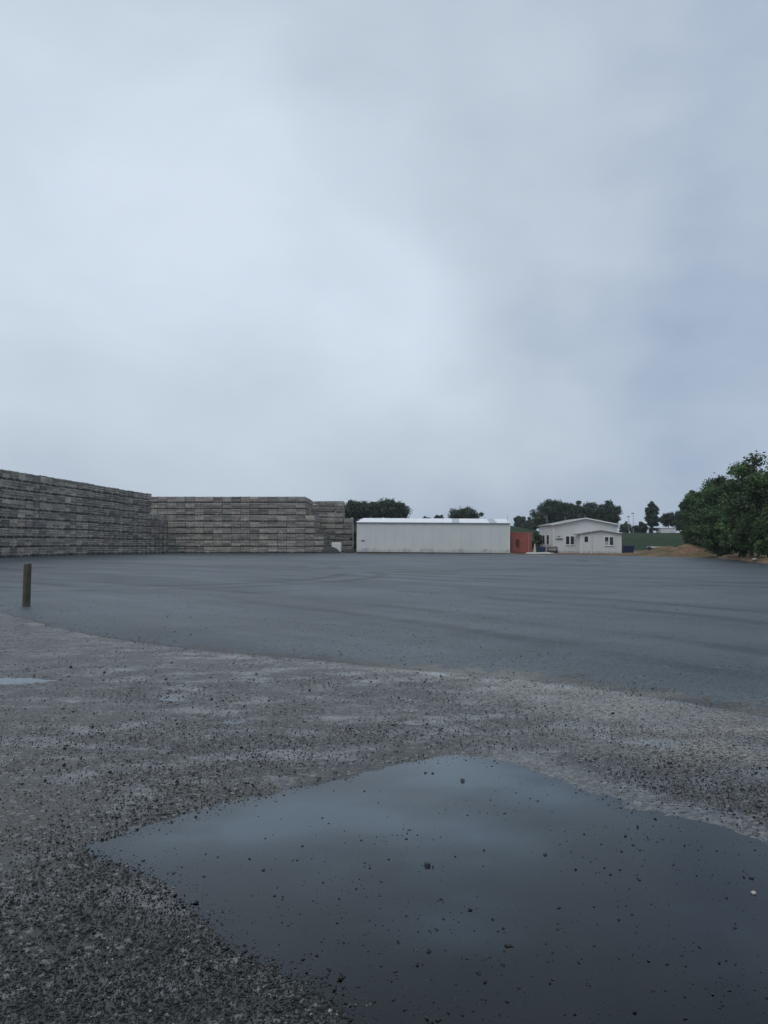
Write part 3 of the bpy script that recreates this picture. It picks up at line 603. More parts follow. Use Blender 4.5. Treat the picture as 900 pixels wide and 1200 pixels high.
# ------------------------------------------------------------------ wooden post at the edge of the pad
def make_post():
    X, Y = gp(32.5, 711.5); b = MB(); n = 14
    rr = random.Random(3); prof = [0.083 * (1 + rr.uniform(-0.05, 0.05)) for _ in range(n)]
    lv = [(-0.15, 1.03), (0.0, 1.02), (0.25, 1.0), (0.5, 0.985), (0.75, 0.985), (0.925, 0.97), (0.945, 0.90)]
    vs_ = []; fs_ = []
    for z, k in lv:
        for i in range(n):
            a = 2 * math.pi * i / n; vs_.append((math.cos(a) * prof[i] * k, math.sin(a) * prof[i] * k, z + (0.008 * math.sin(a + 1) if z > 0.9 else 0)))
    for k in range(len(lv) - 1):
        for i in range(n):
            j = (i + 1) % n; fs_.append((k * n + i, k * n + j, (k + 1) * n + j, (k + 1) * n + i))
    fs_.append(tuple((len(lv) - 1) * n + i for i in range(n)))
    b.add(vs_, fs_); o = b.build('wooden_post', M['post']); o.location = (X, Y, 0.03); o.rotation_euler = (0, R(0.8), 0.4)
    return tag(o, 'short round dark timber post standing at the left edge of the pad', 'post')
make_post()

# ------------------------------------------------------------------ wooden crates in walls of stacks
CW, CH = 1.05, 0.72
def crate_mesh(name, seed):
    rr = random.Random(seed); b = MB(); hw = CW / 2
    for x in (-hw + 0.16, hw - 0.16):
        for y in (-hw + 0.18, hw - 0.18):
            b.box(x - 0.045, x + 0.045, y - 0.06, y + 0.06, 0, 0.125)
    b.box(-hw + 0.002, hw - 0.002, -0.05, 0.05, 0, 0.124)
    b.box(-0.05, 0.05, -hw + 0.002, -0.052, 0, 0.123); b.box(-0.05, 0.05, 0.052, hw - 0.002, 0, 0.123)
    b.box(-hw + 0.012, hw - 0.012, -hw + 0.012, hw - 0.012, 0.126, 0.145)
    for sx_ in (-1, 1):
        for sy_ in (-1, 1):
            cx, cy = sx_ * (hw - 0.075), sy_ * (hw - 0.075)
            b.box(cx - 0.04, cx + 0.04, cy - 0.04, cy + 0.04, 0.146, CH - 0.004)
    zs = [0.146, 0.335, 0.53, CH - 0.006]
    for k in range(3):
        z0, z1 = zs[k] + 0.004, zs[k + 1] - rr.uniform(0.012, 0.03)
        for s_ in (-1, 1):
            d = rr.uniform(0, 0.006)
            b.box(-hw + rr.uniform(0, 0.012), hw - rr.uniform(0, 0.012), s_ * (hw - 0.018 - d) - 0.011, s_ * (hw - 0.018 - d) + 0.011, z0, z1)
            d = rr.uniform(0, 0.006)
            b.box(s_ * (hw - 0.018 - d) - 0.011, s_ * (hw - 0.018 - d) + 0.011, -hw + 0.034, hw - 0.034, z0 + 0.002, z1 + 0.002)
    return b
CRATES = [crate_mesh('crate', k) for k in range(5)]
CMESH = [c.mesh('crate', M['crate']) for c in CRATES]
spots = []     # (x, y, z, rotz, label, group, on_show)
PITCH_C = 1.058
# near wall on the left: a gently bending line of columns
wall = [(-29.6, 50.0), (-28.75, 57.5), (-28.35, 62.0), (-27.7, 70.0), (-26.7, 79.0), (-25.55, 87.0), (-24.9, 91.0)]
seg = [math.dist(a, b) for a, b in zip(wall, wall[1:])]
def along(s):
    for (a, b), l in zip(zip(wall, wall[1:]), seg):
        if s <= l: break
        s -= l
    t = s / l; return a[0] + (b[0] - a[0]) * t, a[1] + (b[1] - a[1]) * t, math.atan2(b[1] - a[1], b[0] - a[0])
k = 0; s = 0.6; first = None; rr = random.Random(8)
while True:
    x, y, a = along(s)
    if y > 90.2: break
    px = 450 + F * (x + 0.5) / y
    if first is None and px > 2: first = k
    col_off = rr.uniform(-0.015, 0.015); jit = rr.uniform(-0.03, 0.03)
    rows_n = 9 if y < 86.3 else (6 if y < 88.2 else 5)
    for r in range(rows_n):
        nx, ny = math.cos(a - math.pi / 2), math.sin(a - math.pi / 2)
        o = col_off + rr.uniform(-0.02, 0.02)
        lab = None
        if first is not None: lab = ('near', r, k - first)
        spots.append((x + nx * o, y + ny * o, float(pad_rise(np.array(x), np.array(y))) + 0.035 + r * (CH + jit * 0.12), a + R(rr.uniform(-1, 1)), lab))
    s += PITCH_C + (0.05 if rr.random() < 0.12 else 0.0); k += 1
# middle wall facing the camera
XR, YM = -9.05, 91.0
for c in range(-2, 18):
    cj = rr.uniform(-0.02, 0.02)
    for r in range(9):
        if c == -1 and r > 5: continue
        if c == -2 and r > 2: continue
        x = XR - PITCH_C * (c + 0.5)
        spots.append((x + rr.uniform(-0.015, 0.015), YM + 0.53 + cj + rr.uniform(-0.025, 0.025), 0.035 + r * CH, R(rr.uniform(-1, 1)), ('middle', r, c + 2)))
    # its depth, seen along the right-hand end
    if c <= 0:
        for d in range(1, 9):
            for r in range(9):
                if c == -1 and r > 5: continue
                if c == -2 and r > 2: continue
                if c == 0 and r < 6: continue
                if c == -1 and r < 3: continue
                spots.append((XR - PITCH_C * (c + 0.5) + rr.uniform(-0.04, 0.04), YM + 0.53 + d * PITCH_C, 0.035 + r * CH, R(rr.uniform(-1, 1)), None))
# far stack beside the white shed
Y3, X3 = 101.5, -5.2
for c in range(-1, 5):
    for d in range(0, 4 if c <= 0 else 1):
        for r in range(9):
            if c == -1 and r > 5: continue
            x = X3 - 1.065 * (c + 0.5)
            spots.append((x + rr.uniform(-0.02, 0.02), Y3 + 0.53 + d * PITCH_C + rr.uniform(-0.04, 0.04), 0.035 + r * CH, R(rr.uniform(-1, 1)), ('far', r, c + 1) if d == 0 and c < 3 else None))
def shown(sp):
    x, y, z, a, lab = sp
    if lab is None: return -1
    px = 450 + F * x / y
    if lab[0] == 'middle' and px < 178 + (22 if lab[1] < 6 else 0): return -1
    if px < 0 and lab[0] == 'near' and lab[2] > 0: return -1
    view = Vector((x, y, 0)).normalized(); n = Vector((-math.sin(a), math.cos(a), 0)) if lab[0] != 'near' else Vector((math.sin(a), -math.cos(a), 0))
    return (F / y) ** 2 * abs(view.dot(n))
order = sorted((i for i in range(len(spots)) if shown(spots[i]) > 0), key=lambda i: -shown(spots[i]))
chosen = set(order[:300])
mass_v, mass_f, mass_t, nb = [], [], [], 0
arr = [(np.array(c.v), np.array(c.f)) for c in CRATES]
WHERE = {'near': ('column from picture\'s left edge, near left wall', 'crates in the near left stack wall'),
         'middle': ('column from the right end, middle stack wall', 'crates in the middle stack wall'),
         'far': ('column from the right, stack beside white shed', 'crates in the far stack')}
cr_ = random.Random(77)
for i, (x, y, z, a, lab) in enumerate(spots):
    q = cr_.randrange(5); rot = a + (math.pi / 2 if cr_.random() < 0.5 else 0)
    if i in chosen:
        o = bpy.data.objects.new('crate', CMESH[q]); o.location = (x, y, z); o.rotation_euler = (0, 0, rot); link(o)
        row = 'bottom row' if lab[1] == 0 else ('top row' if lab[1] == 8 else ORD[lab[1]] + ' row up')
        tag(o, 'weathered wooden crate, %s, %s %s' % (row, ORD[lab[2]], WHERE[lab[0]][0]), 'crate', WHERE[lab[0]][1])
    else:
        v, f = arr[q]; c_, s_ = math.cos(rot), math.sin(rot)
        mass_v.append(np.stack([v[:, 0] * c_ - v[:, 1] * s_ + x, v[:, 0] * s_ + v[:, 1] * c_ + y, v[:, 2] + z], -1)); mass_f.append(f + nb); nb += len(v)
        mass_t.append(np.full(len(v), cr_.random()))
o = bpy.data.objects.new('crate_stacks', np_mesh('crate_stacks', np.concatenate(mass_v), np.concatenate(mass_f), M['crate_mass'], False, {'tone': np.concatenate(mass_t)}))
tag(link(o), 'remaining weathered wooden crates at the far ends and sides of the stacks', 'crate', kind='stuff')
print('crates', len(spots), len(chosen), len(order))

# ------------------------------------------------------------------ white shed
def make_shed():
    p0, p1 = at(418.5, 88.6), at(597, 87.2)
    rz = math.atan2(p1.y - p0.y, p1.x - p0.x); W = math.hypot(p1.x - p0.x, p1.y - p0.y); H, Dp, RISE = 3.37, 14.0, 0.62
    root = empty('white_shed', (p0.x, p0.y, 0.10), rz, label='long low white shed with pale roof and two roof lights', cat='shed')
    root.rotation_euler = (0, R(0.45), rz)
    n = 16; pw = W / n
    core = MB().box(0.06, W - 0.06, 0.05, Dp - 0.05, -0.4, H); core.build('wall_core', M['white_wall'], root)
    g = MB()
    for x0 in (0.0, W - 0.05): g.prism([(0, 0), (Dp, 0), (Dp, H), (Dp / 2, H + RISE), (0, H)], 0, 0.05)
    # gable ends (y swept along x after a turn)
    for k, x0 in enumerate((0.0, W - 0.055)):
        gb = MB(); v = [(0, 0), (Dp, 0), (Dp, H), (Dp / 2, H + RISE - 0.03), (0, H)]
        vs_ = [(x0, y, z) for y, z in v] + [(x0 + 0.055, y, z) for y, z in v]
        fs_ = [(4, 3, 2, 1, 0), (5, 6, 7, 8, 9)] + [(i, (i + 1) % 5, (i + 1) % 5 + 5, i + 5) for i in range(5)]
        gb.add(vs_, fs_).build('gable_wall', M['white_wall'], root)
    for i in range(n):
        b = MB().box(i * pw + 0.004, (i + 1) * pw - 0.004, -0.012 - 0.004 * (i % 3), 0.046, 0.12, H - 0.02)
        b.build('wall_panel', M['white_wall'], root)
    MB().box(-0.01, W + 0.01, -0.03, 0.04, -0.4, 0.115).build('plinth', M['plinth'], root)
    MB().box(-0.06, W + 0.06, -0.16, -0.03, H - 0.05, H + 0.06).build('eaves_gutter', M['galv'], root)
    for x0 in (-0.05, W - 0.03): MB().box(x0, x0 + 0.08, -0.03, 0.06, 0.12, H - 0.06).build('corner_trim', M['trim'], root)
    # roof: sheets between the roof lights
    cuts = [(0 - 0.1, 10.55, 'roof_white'), (10.55, 11.35, 'roof_light'), (11.35, 14.65, 'roof_white'), (14.65, 15.45, 'roof_light'), (15.45, W + 0.1, 'roof_white')]
    for a, b_, m in cuts:
        light = m == 'roof_light'
        for sgn in (0, 1):
            y0, y1 = (-0.2, Dp / 2) if sgn == 0 else (Dp + 0.2, Dp / 2)
            xs_ = np.linspace(a, b_, 2 if light else max(2, int((b_ - a) / 1.05) + 1))
            for xa, xb in zip(xs_, xs_[1:]):
                z0, z1 = H + 0.02, H + RISE; th = 0.03 if light else 0.045
                q = MB().add([(xa + 0.006, y0, z0), (xb - 0.006, y0, z0), (xb - 0.006, y1, z1), (xa + 0.006, y1, z1),
                              (xa + 0.006, y0, z0 + th), (xb - 0.006, y0, z0 + th), (xb - 0.006, y1, z1 + th), (xa + 0.006, y1, z1 + th)],
                             [(0, 3, 2, 1), (4, 5, 6, 7), (0, 1, 5, 4), (1, 2, 6, 5), (2, 3, 7, 6), (3, 0, 4, 7)])
                q.build('roof_light' if light else 'roof_sheet', M[m], root)
    MB().box(-0.1, W + 0.1, Dp / 2 - 0.15, Dp / 2 + 0.15, H + RISE + 0.03, H + RISE + 0.075).build('ridge_cap', M['roof_white'], root)
    sgn_ = MB().box(0.46, 0.86, -0.06, -0.022, 1.30, 1.40); sgn_.build('dark_plate', M['dark'], root)
    MB().tube([(14.4, Dp / 2, H + RISE), (14.4, Dp / 2, H + RISE + 0.32)], [0.05, 0.05], 8).build('roof_vent', M['galv'], root)
    MB().tube([(W - 0.25, 0.1, H), (W - 0.25, 0.1, H + 0.95)], [0.025, 0.02], 6).build('roof_mast', M['galv'], root)
    return root
make_shed()

# ------------------------------------------------------------------ red container
def make_container():
    p = at(598.8, 88.0); W, H, Dp = 2.28, 2.36, 6.0
    root = empty('red_container', (p.x, p.y, 0.0), 0, label='faded red steel container with dark oval patch beside white shed', cat='container')
    MB().box(0.03, W - 0.03, 0.05, Dp, 0.12, H - 0.05).build('body', M['red_steel'], root)
    for x0 in (0.0, W - 0.09): MB().box(x0, x0 + 0.09, 0, 0.09, 0.0, H).build('corner_post', M['red_steel'], root)
    MB().box(0.091, W - 0.091, 0.0, 0.08, H - 0.11, H).build('top_rail', M['red_steel'], root)
    MB().box(0.091, W - 0.091, 0.0, 0.08, 0.0, 0.13).build('bottom_rail', M['dark_red'], root)
    for k in range(2):
        a = 0.1 + k * (W - 0.2) / 2
        d = MB()
        nrib = 5; w = (W - 0.2) / 2 / nrib
        for j in range(nrib): d.box(a + j * w + (0.05 if k == 0 or j else 0.06), a + (j + 1) * w - 0.008, 0.008 + 0.012 * (j % 2), 0.049, 0.14, H - 0.12)
        door = d.build('door', M['red_steel'], root)
        MB().tube([(a + 0.8, -0.02, 0.16), (a + 0.8, -0.02, H - 0.14)], [0.018, 0.018], 8).build('lock_rod', M['galv'] if k else M['red_steel'], door)
    pts = [(0.72 + 0.24 * math.cos(t), 1.16 + 0.49 * math.sin(t)) for t in np.linspace(0, 2 * math.pi, 24, endpoint=False)]
    MB().prism(pts, -0.004, 0.006).build('oval_patch', M['dark_red'], root)
    return root
make_container()

# ------------------------------------------------------------------ white house with porch
def window(parent, x0, x1, z0, z1, y, panes=2, blind=False):
    fr = MB(); t = 0.07
    fr.box(x0 - t, x1 + t, y - 0.05, y + 0.01, z1, z1 + t); fr.box(x0 - t, x1 + t, y - 0.05, y + 0.01, z0 - t, z0)
    fr.box(x0 - t, x0, y - 0.05, y + 0.01, z0, z1); fr.box(x1, x1 + t, y - 0.05, y + 0.01, z0, z1)
    for k in range(1, panes):
        xm = x0 + (x1 - x0) * k / panes; fr.box(xm - 0.07, xm + 0.07, y - 0.045, y + 0.01, z0, z1)
    w = fr.build('window', M['trim'], parent)
    MB().box(x0 - 0.1, x1 + 0.1, y - 0.09, y - 0.051, z0 - 0.10, z0 - 0.05).build('sill', M['trim'], w)
    for k in range(panes):
        a = x0 + (x1 - x0) * k / panes + (0.07 if k else 0); b_ = x0 + (x1 - x0) * (k + 1) / panes - (0.07 if k < panes - 1 else 0)
        if blind and k == 0:
            MB().box(a, b_, y - 0.019, y - 0.012, z0 + (z1 - z0) * 0.0, z0 + (z1 - z0) * 0.48).build('blind', M['roof_light'], w)
        MB().box(a, b_, y - 0.011, y + 0.005, z0, z1).build('pane', M['glass'], w)
    return w
def roof_slab(name, parent, pts, y0, y1, th, mat):
    """gable roof over x,z points eave-ridge-eave"""
    (xa, za), (xr, zr), (xb, zb) = pts
    for (x0, z0, x1, z1) in ((xa, za, xr, zr), (xb, zb, xr, zr)):
        v = [(x0, y0, z0), (x1, y0, z1), (x1, y1, z1), (x0, y1, z0), (x0, y0, z0 + th), (x1, y0, z1 + th), (x1, y1, z1 + th), (x0, y1, z0 + th)]
        MB().add(v, [(0, 1, 2, 3), (4, 7, 6, 5), (0, 4, 5, 1), (1, 5, 6, 2), (2, 6, 7, 3), (3, 7, 4, 0)]).build(name, mat, parent)
def make_house():
    YF = 88.0; xl = at(648, YF).x; xr_ = at(723.5, YF).x; xm = at(685.4, YF).x
    root = empty('white_house', ((xl + xr_) / 2, YF, 0), 0, label='small white gabled house with projecting porch behind the soil', cat='house')
    ox = (xl + xr_) / 2; hw = (xr_ - xl) / 2; Dp = 7.6; ze, zr = 3.17, 3.86; rx = xm - ox
    MB().prism([(-hw, -0.1), (hw, -0.1), (hw, ze), (rx, zr), (-hw, ze)], 0, Dp).build('wall', M['house_wall'], root)
    for x0 in (-hw - 0.012, hw - 0.10): MB().box(x0, x0 + 0.112, -0.015, 0.1, 0.0, ze).build('corner_trim', M['trim'], root)
    roof_slab('roof', root, [(-hw - 0.22, ze - 0.03), (rx, zr + 0.02), (hw + 0.2, ze - 0.03)], -0.3, Dp + 0.2, 0.09, M['roof_grey'])
    for (x0, z0, x1, z1) in ((-hw - 0.24, ze - 0.05, rx, zr), (hw + 0.22, ze - 0.05, rx, zr)):
        y0, y1 = -0.335, -0.301; v = [(x0, y0, z0), (x1, y0, z1), (x1, y1, z1), (x0, y1, z0), (x0, y0, z0 + 0.14), (x1, y0, z1 + 0.14), (x1, y1, z1 + 0.14), (x0, y1, z0 + 0.14)]
        MB().add(v, [(0, 1, 2, 3), (4, 7, 6, 5), (0, 4, 5, 1), (1, 5, 6, 2), (2, 6, 7, 3), (3, 7, 4, 0)]).build('bargeboard', M['trim'], root)
    def X(px, Y): return at(px, Y).x - ox
    def Z(py, Y): return at(450, Y, py).z
    window(root, X(663, YF), X(672.5, YF), Z(638, YF), Z(628.6, YF), 0.0)
    # windows in the left side wall
    sw = MB(); 
    for y0 in (2.0, 4.4):
        w = MB(); x = -hw
        w.box(x - 0.05, x + 0.01, y0 - 0.08, y0 + 1.18, 0.98, 2.15)
        wo_ = w.build('side_window', M['trim'], root)
        MB().box(x - 0.056, x - 0.03, y0, y0 + 1.1, 1.06, 2.07).build('pane', M['glass'], wo_)
    # dark name bar and bracket on the front
    MB().box(X(651.5, YF), X(659, YF), -0.10, -0.002, Z(632, YF), Z(630.9, YF)).build('dark_shelf', M['dark_metal'], root)
    MB().box(X(653.2, YF), X(656, YF), -0.05, -0.002, Z(628.9, YF), Z(628.1, YF)).build('bracket', M['dark_metal'], root)
    MB().tube([(-hw + 0.12, -0.06, 0.1), (-hw + 0.12, -0.06, ze - 0.05)], [0.035, 0.035], 8).build('downpipe', M['trim'], root)
    MB().tube([(-hw - 0.05, 3.0, ze), (-hw - 0.05, 3.0, ze + 1.15)], [0.025, 0.02], 6).build('aerial', M['galv'], root)
    MB().tube([(X(666, YF), 1.5, ze + 0.3), (X(666, YF), 1.5, ze + 1.0)], [0.025, 0.02], 6).build('aerial', M['galv'], root)
    MB().tube([(X(690, YF), 1.5, zr), (X(690, YF), 1.5, zr + 0.45)], [0.025, 0.02], 6).build('aerial', M['galv'], root)
    # porch
    YP = 86.0; a, b_ = X(680, YP), X(728, YP); r = X(703.5, YP); yp = YP - YF; e2, r2 = 2.17, 2.50
    MB().prism([(a, -0.1), (b_, -0.1), (b_, e2), (r, r2), (a, e2)], yp, -0.004).build('porch_wall', M['house_wall'], root)
    roof_slab('porch_roof', root, [(a - 0.34, e2 - 0.05), (r, r2 + 0.02), (b_ + 0.2, e2 - 0.04)], yp - 0.22, -0.34, 0.075, M['roof_grey'])
    for x0 in (a - 0.012, b_ - 0.09): MB().box(x0, x0 + 0.102, yp - 0.013, yp + 0.09, 0.0, e2 - 0.02).build('porch_trim', M['trim'], root)
    dx0, dx1 = X(682, YP), X(691, YP)
    d = MB().box(dx0, dx1, yp - 0.04, yp - 0.002, 0.06, Z(627.6, YP)).build('door', M['house_wall'], root)
    MB().box(dx0 + 0.26, dx1 - 0.2, yp - 0.052, yp - 0.041, Z(635.2, YP), Z(628.8, YP)).build('door_pane', M['glass'], d)
    MB().box(dx0 + 0.05, dx0 + 0.10, yp - 0.09, yp - 0.041, 0.98, 1.03).build('handle', M['galv'], d)
    fr = MB(); fr.box(dx0 - 0.07, dx0 - 0.002, yp - 0.05, yp - 0.001, 0.0, Z(627.2, YP)); fr.box(dx1 + 0.002, dx1 + 0.07, yp - 0.05, yp - 0.001, 0.0, Z(627.2, YP))
    fr.build('door_frame', M['trim'], root)
    MB().tube([(X(692.6, YP), yp - 0.10, 0.0), (X(692.6, YP), yp - 0.10, 2.62)], [0.04, 0.035], 8).build('porch_pipe', M['trim'], root)
    window(root, X(708.6, YP), X(718.4, YP), Z(638.8, YP), Z(629.4, YP), yp, 2, True)
    MB().box(a, b_, yp - 0.03, yp - 0.001, -0.1, 0.055).build('plinth', M['plinth'], root)
    return root
make_house()

# ------------------------------------------------------------------ small things between the buildings
def lump(name, cx, cy, lx, ly, h, mat, label, cat, seed, z=0.03):
    """a sheet-covered heap with folds"""
    n = 26; u_, v_ = np.meshgrid(np.linspace(-1, 1, n), np.linspace(-1, 1, n))
    rr_ = np.maximum(np.abs(u_), np.abs(v_)) ** 3
    hh = h * np.clip(1 - rr_, 0, 1) ** 0.45 * (0.86 + 0.16 * fbm(u_ * 1.6, v_ * 1.6, 3, seed)) + 0.03 * np.abs(vnoise(u_ * 5, v_ * 5, seed + 3))
    hh *= 1 - 0.28 * sstep(0.1, 1.0, u_)
    o = bpy.data.objects.new(name, np_mesh(name, np.stack([u_ * lx, v_ * ly, hh - 0.03], -1).reshape(-1, 3), grid_faces(n, n), mat, True))
    o.location = (cx, cy, z); link(o); return tag(o, label, cat)
lump('covered_heap', at(387.5, 89.0).x, 89.0, 1.02, 0.8, 0.84, M['dark'], 'black sheet-covered heap at the foot of the middle crate wall', 'heap', 4)
lump('covered_heap', at(409.5, 90.0).x, 90.0, 0.50, 0.5, 0.52, M['dark'], 'small dark covered heap close to the white shed corner', 'heap', 9)
o = MB().box(-0.55, 0.55, -0.45, 0.45, 0.6, 0.67).box(-0.5, -0.42, -0.4, 0.4, 0, 0.599).box(0.42, 0.5, -0.4, 0.4, 0, 0.599).build('low_table', M['bench_wood']); o.location = (at(409, 91.2).x, 91.2, 0.03)
tag(o, 'low grey wooden table behind the small dark heap', 'table')
ibc = empty('white_cabinet', (at(394.5, 92.0).x, 92.0, 0.03), label='white box cabinet behind the black sheet-covered heap', cat='cabinet')
MB().box(-0.55, 0.55, -0.25, 0.25, 0.12, 1.22).build('body', M['white_board'], ibc, 0.02)
for q in (-0.45, 0.45): MB().box(q - 0.06, q + 0.06, -0.24, 0.24, 0, 0.119).build('foot', M['dark_metal'], ibc)
MB().box(-0.50, -0.02, -0.27, -0.251, 0.18, 1.16).build('door', M['white_board'], ibc); MB().box(0.02, 0.50, -0.27, -0.251, 0.18, 1.16).build('door', M['white_board'], ibc)
lp = empty('lamp_post', (at(413.8, 93.5).x, 93.5, 0.03), label='thin grey lamp post between far crate stack and white shed', cat='lamp post')
MB().tube([(0, 0, 0), (0, 0, 4.0)], [0.05, 0.035], 8).build('pole', M['galv'], lp)
MB().tube([(0.0, 0, 3.98), (-0.13, -0.06, 4.08), (-0.2, -0.1, 4.06)], [0.035, 0.06, 0.03], 8).build('lamp_head', M['trim'], lp)

def bin_(px, py, Y, w, h, mat, label):
    p = at(px, Y); root = empty('plastic_bin', (p.x, Y, 0.06), label=label, cat='bin')
    b = MB(); k = w / 2
    v = [(-k * .85, -k * .85, 0), (k * .85, -k * .85, 0), (k * .85, k * .85, 0), (-k * .85, k * .85, 0), (-k, -k, h), (k, -k, h), (k, k, h), (-k, k, h)]
    b.add(v, [(0, 3, 2, 1), (4, 5, 6, 7), (0, 1, 5, 4), (1, 2, 6, 5), (2, 3, 7, 6), (3, 0, 4, 7)]).build('body', mat, root, 0.02)
    MB().box(-k * 1.05, k * 1.05, -k * 1.08, k * 1.05, h + 0.002, h + 0.06).build('lid', mat, root, 0.02)
    for s_ in (-1, 1): MB().tube([(s_ * k * 0.8, k * 0.9, 0.09), (s_ * k * 0.95, k * 0.9, 0.09)], [0.09, 0.09], 12).build('wheel', M['dark'], root)
bin_(630.0, 648, 87.0, 0.52, 0.68, M['teal'], 'dark teal bin right of the red container')
bin_(635.8, 648, 86.6, 0.56, 0.66, M['blue'], 'blue bin against the left corner of the white house')
cone = empty('traffic_cone', (at(626.6, 86.5).x, 86.5, 0.06), label='cream cone standing between the red container and the teal bin', cat='cone')
MB().box(-0.2, 0.2, -0.2, 0.2, 0, 0.05).build('base', M['dark'], cone)
MB().tube([(0, 0, 0.051), (0, 0, 0.5), (0, 0, 1.05)], [0.17, 0.12, 0.05], 12).build('cone_body', M['cream'], cone)
bench = empty('garden_bench', (at(647.3, 84.6).x, 84.6, 0.06), R(2), label='grey slatted bench in front of the white house corner', cat='bench')
for q in (-0.52, 0.44): MB().box(q, q + 0.08, -0.25, -0.17, 0, 0.42).box(q, q + 0.08, 0.17, 0.25, 0, 0.74).build('leg', M['dark_metal'], bench)
for k_ in range(3): MB().box(-0.6, 0.6, -0.26 + k_ * 0.15, -0.14 + k_ * 0.15, 0.422, 0.455).build('seat_slat', M['bench_wood'], bench)
for k_ in range(2): MB().box(-0.6, 0.6, 0.135, 0.166, 0.50 + k_ * 0.14, 0.62 + k_ * 0.14).build('back_slat', M['bench_wood'], bench)
MB().box(-0.5, 0.5, -0.1, 0.1, 0.06, 0.36).build('shelf_box', M['dark_metal'], bench)
bd = empty('board_stack', (at(632, 83.4).x, 83.4, 0.07), R(3), label='low stack of long white boards on the soil before the container', cat='boards')
for k_, (a_, b_, z_) in enumerate(((-1.45, 1.3, 0.0), (-1.25, 1.42, 0.055), (-1.35, 1.05, 0.11))):
    MB().box(a_, b_, -0.3 + 0.03 * k_, 0.28 - 0.04 * k_, z_ + 0.002, z_ + 0.05).build('board', M['white_board'], bd)
def skip(px0, px1, Y, h, mat, label, rim=False):
    a_, b_ = at(px0, Y).x, at(px1, Y).x; w = (b_ - a_); root = empty('skip', ((a_ + b_) / 2, Y, 0.05), label=label, cat='skip')
    k = w / 2; v = [(-k * .9, -.5, 0), (k * .9, -.5, 0), (k * .9, .5, 0), (-k * .9, .5, 0), (-k, -.6, h), (k, -.6, h), (k, .6, h), (-k, .6, h)]
    MB().add(v, [(0, 3, 2, 1), (4, 5, 6, 7), (0, 1, 5, 4), (1, 2, 6, 5), (2, 3, 7, 6), (3, 0, 4, 7)]).build('body', mat, root)
    m = M['white_board'] if rim else mat
    MB().box(-k - .05, k + .05, -.66, -.601, h - .1, h + .03).build('rim', m, root); MB().box(-k - .05, k + .05, .601, .66, h - .1, h + .03).build('rim', m, root)
    for q in (-k * .5, k * .5): MB().box(q - .04, q + .04, -.66, -.602, h * .15, h - .101).build('rib', mat, root)
skip(729, 741, 90.5, 0.80, M['blue'], 'dark blue skip beside the right wall of the white house')
skip(760.5, 773, 88.0, 0.72, M['blue'], 'dark blue skip with white rim behind the soil heap', True)
ws = MB().box(-0.45, 0.45, -0.03, 0.03, 0, 0.74).box(-0.4, -0.34, 0.031, 0.09, 0, 0.7).box(0.34, 0.4, 0.031, 0.09, 0, 0.7).build('white_sign_board', M['white_board']); ws.location = (at(779.5, 88.2).x, 88.2, 0.05)
tag(ws, 'low pale board showing above the soil heap beside the white-rimmed skip', 'board')
stone(761.5, 650.5, 0.30, 0.24, M['stone_pale'], 'pale rubble stone at the foot of the soil heap', 0.1)
stone(841, 653.5, 0.75, 0.16, M['stone_pale'], 'flat grey rubble slab under the dark trees at the soil edge', 0.12)
stone(852, 653.8, 0.5, 0.14, M['stone_pale'], 'smaller grey rubble slab right of the flat one under the trees', 0.12)
stone(884, 659.2, 0.4, 0.14, M['stone_pale'], 'pale rubble piece on the brown bank at the right edge', 0.2)

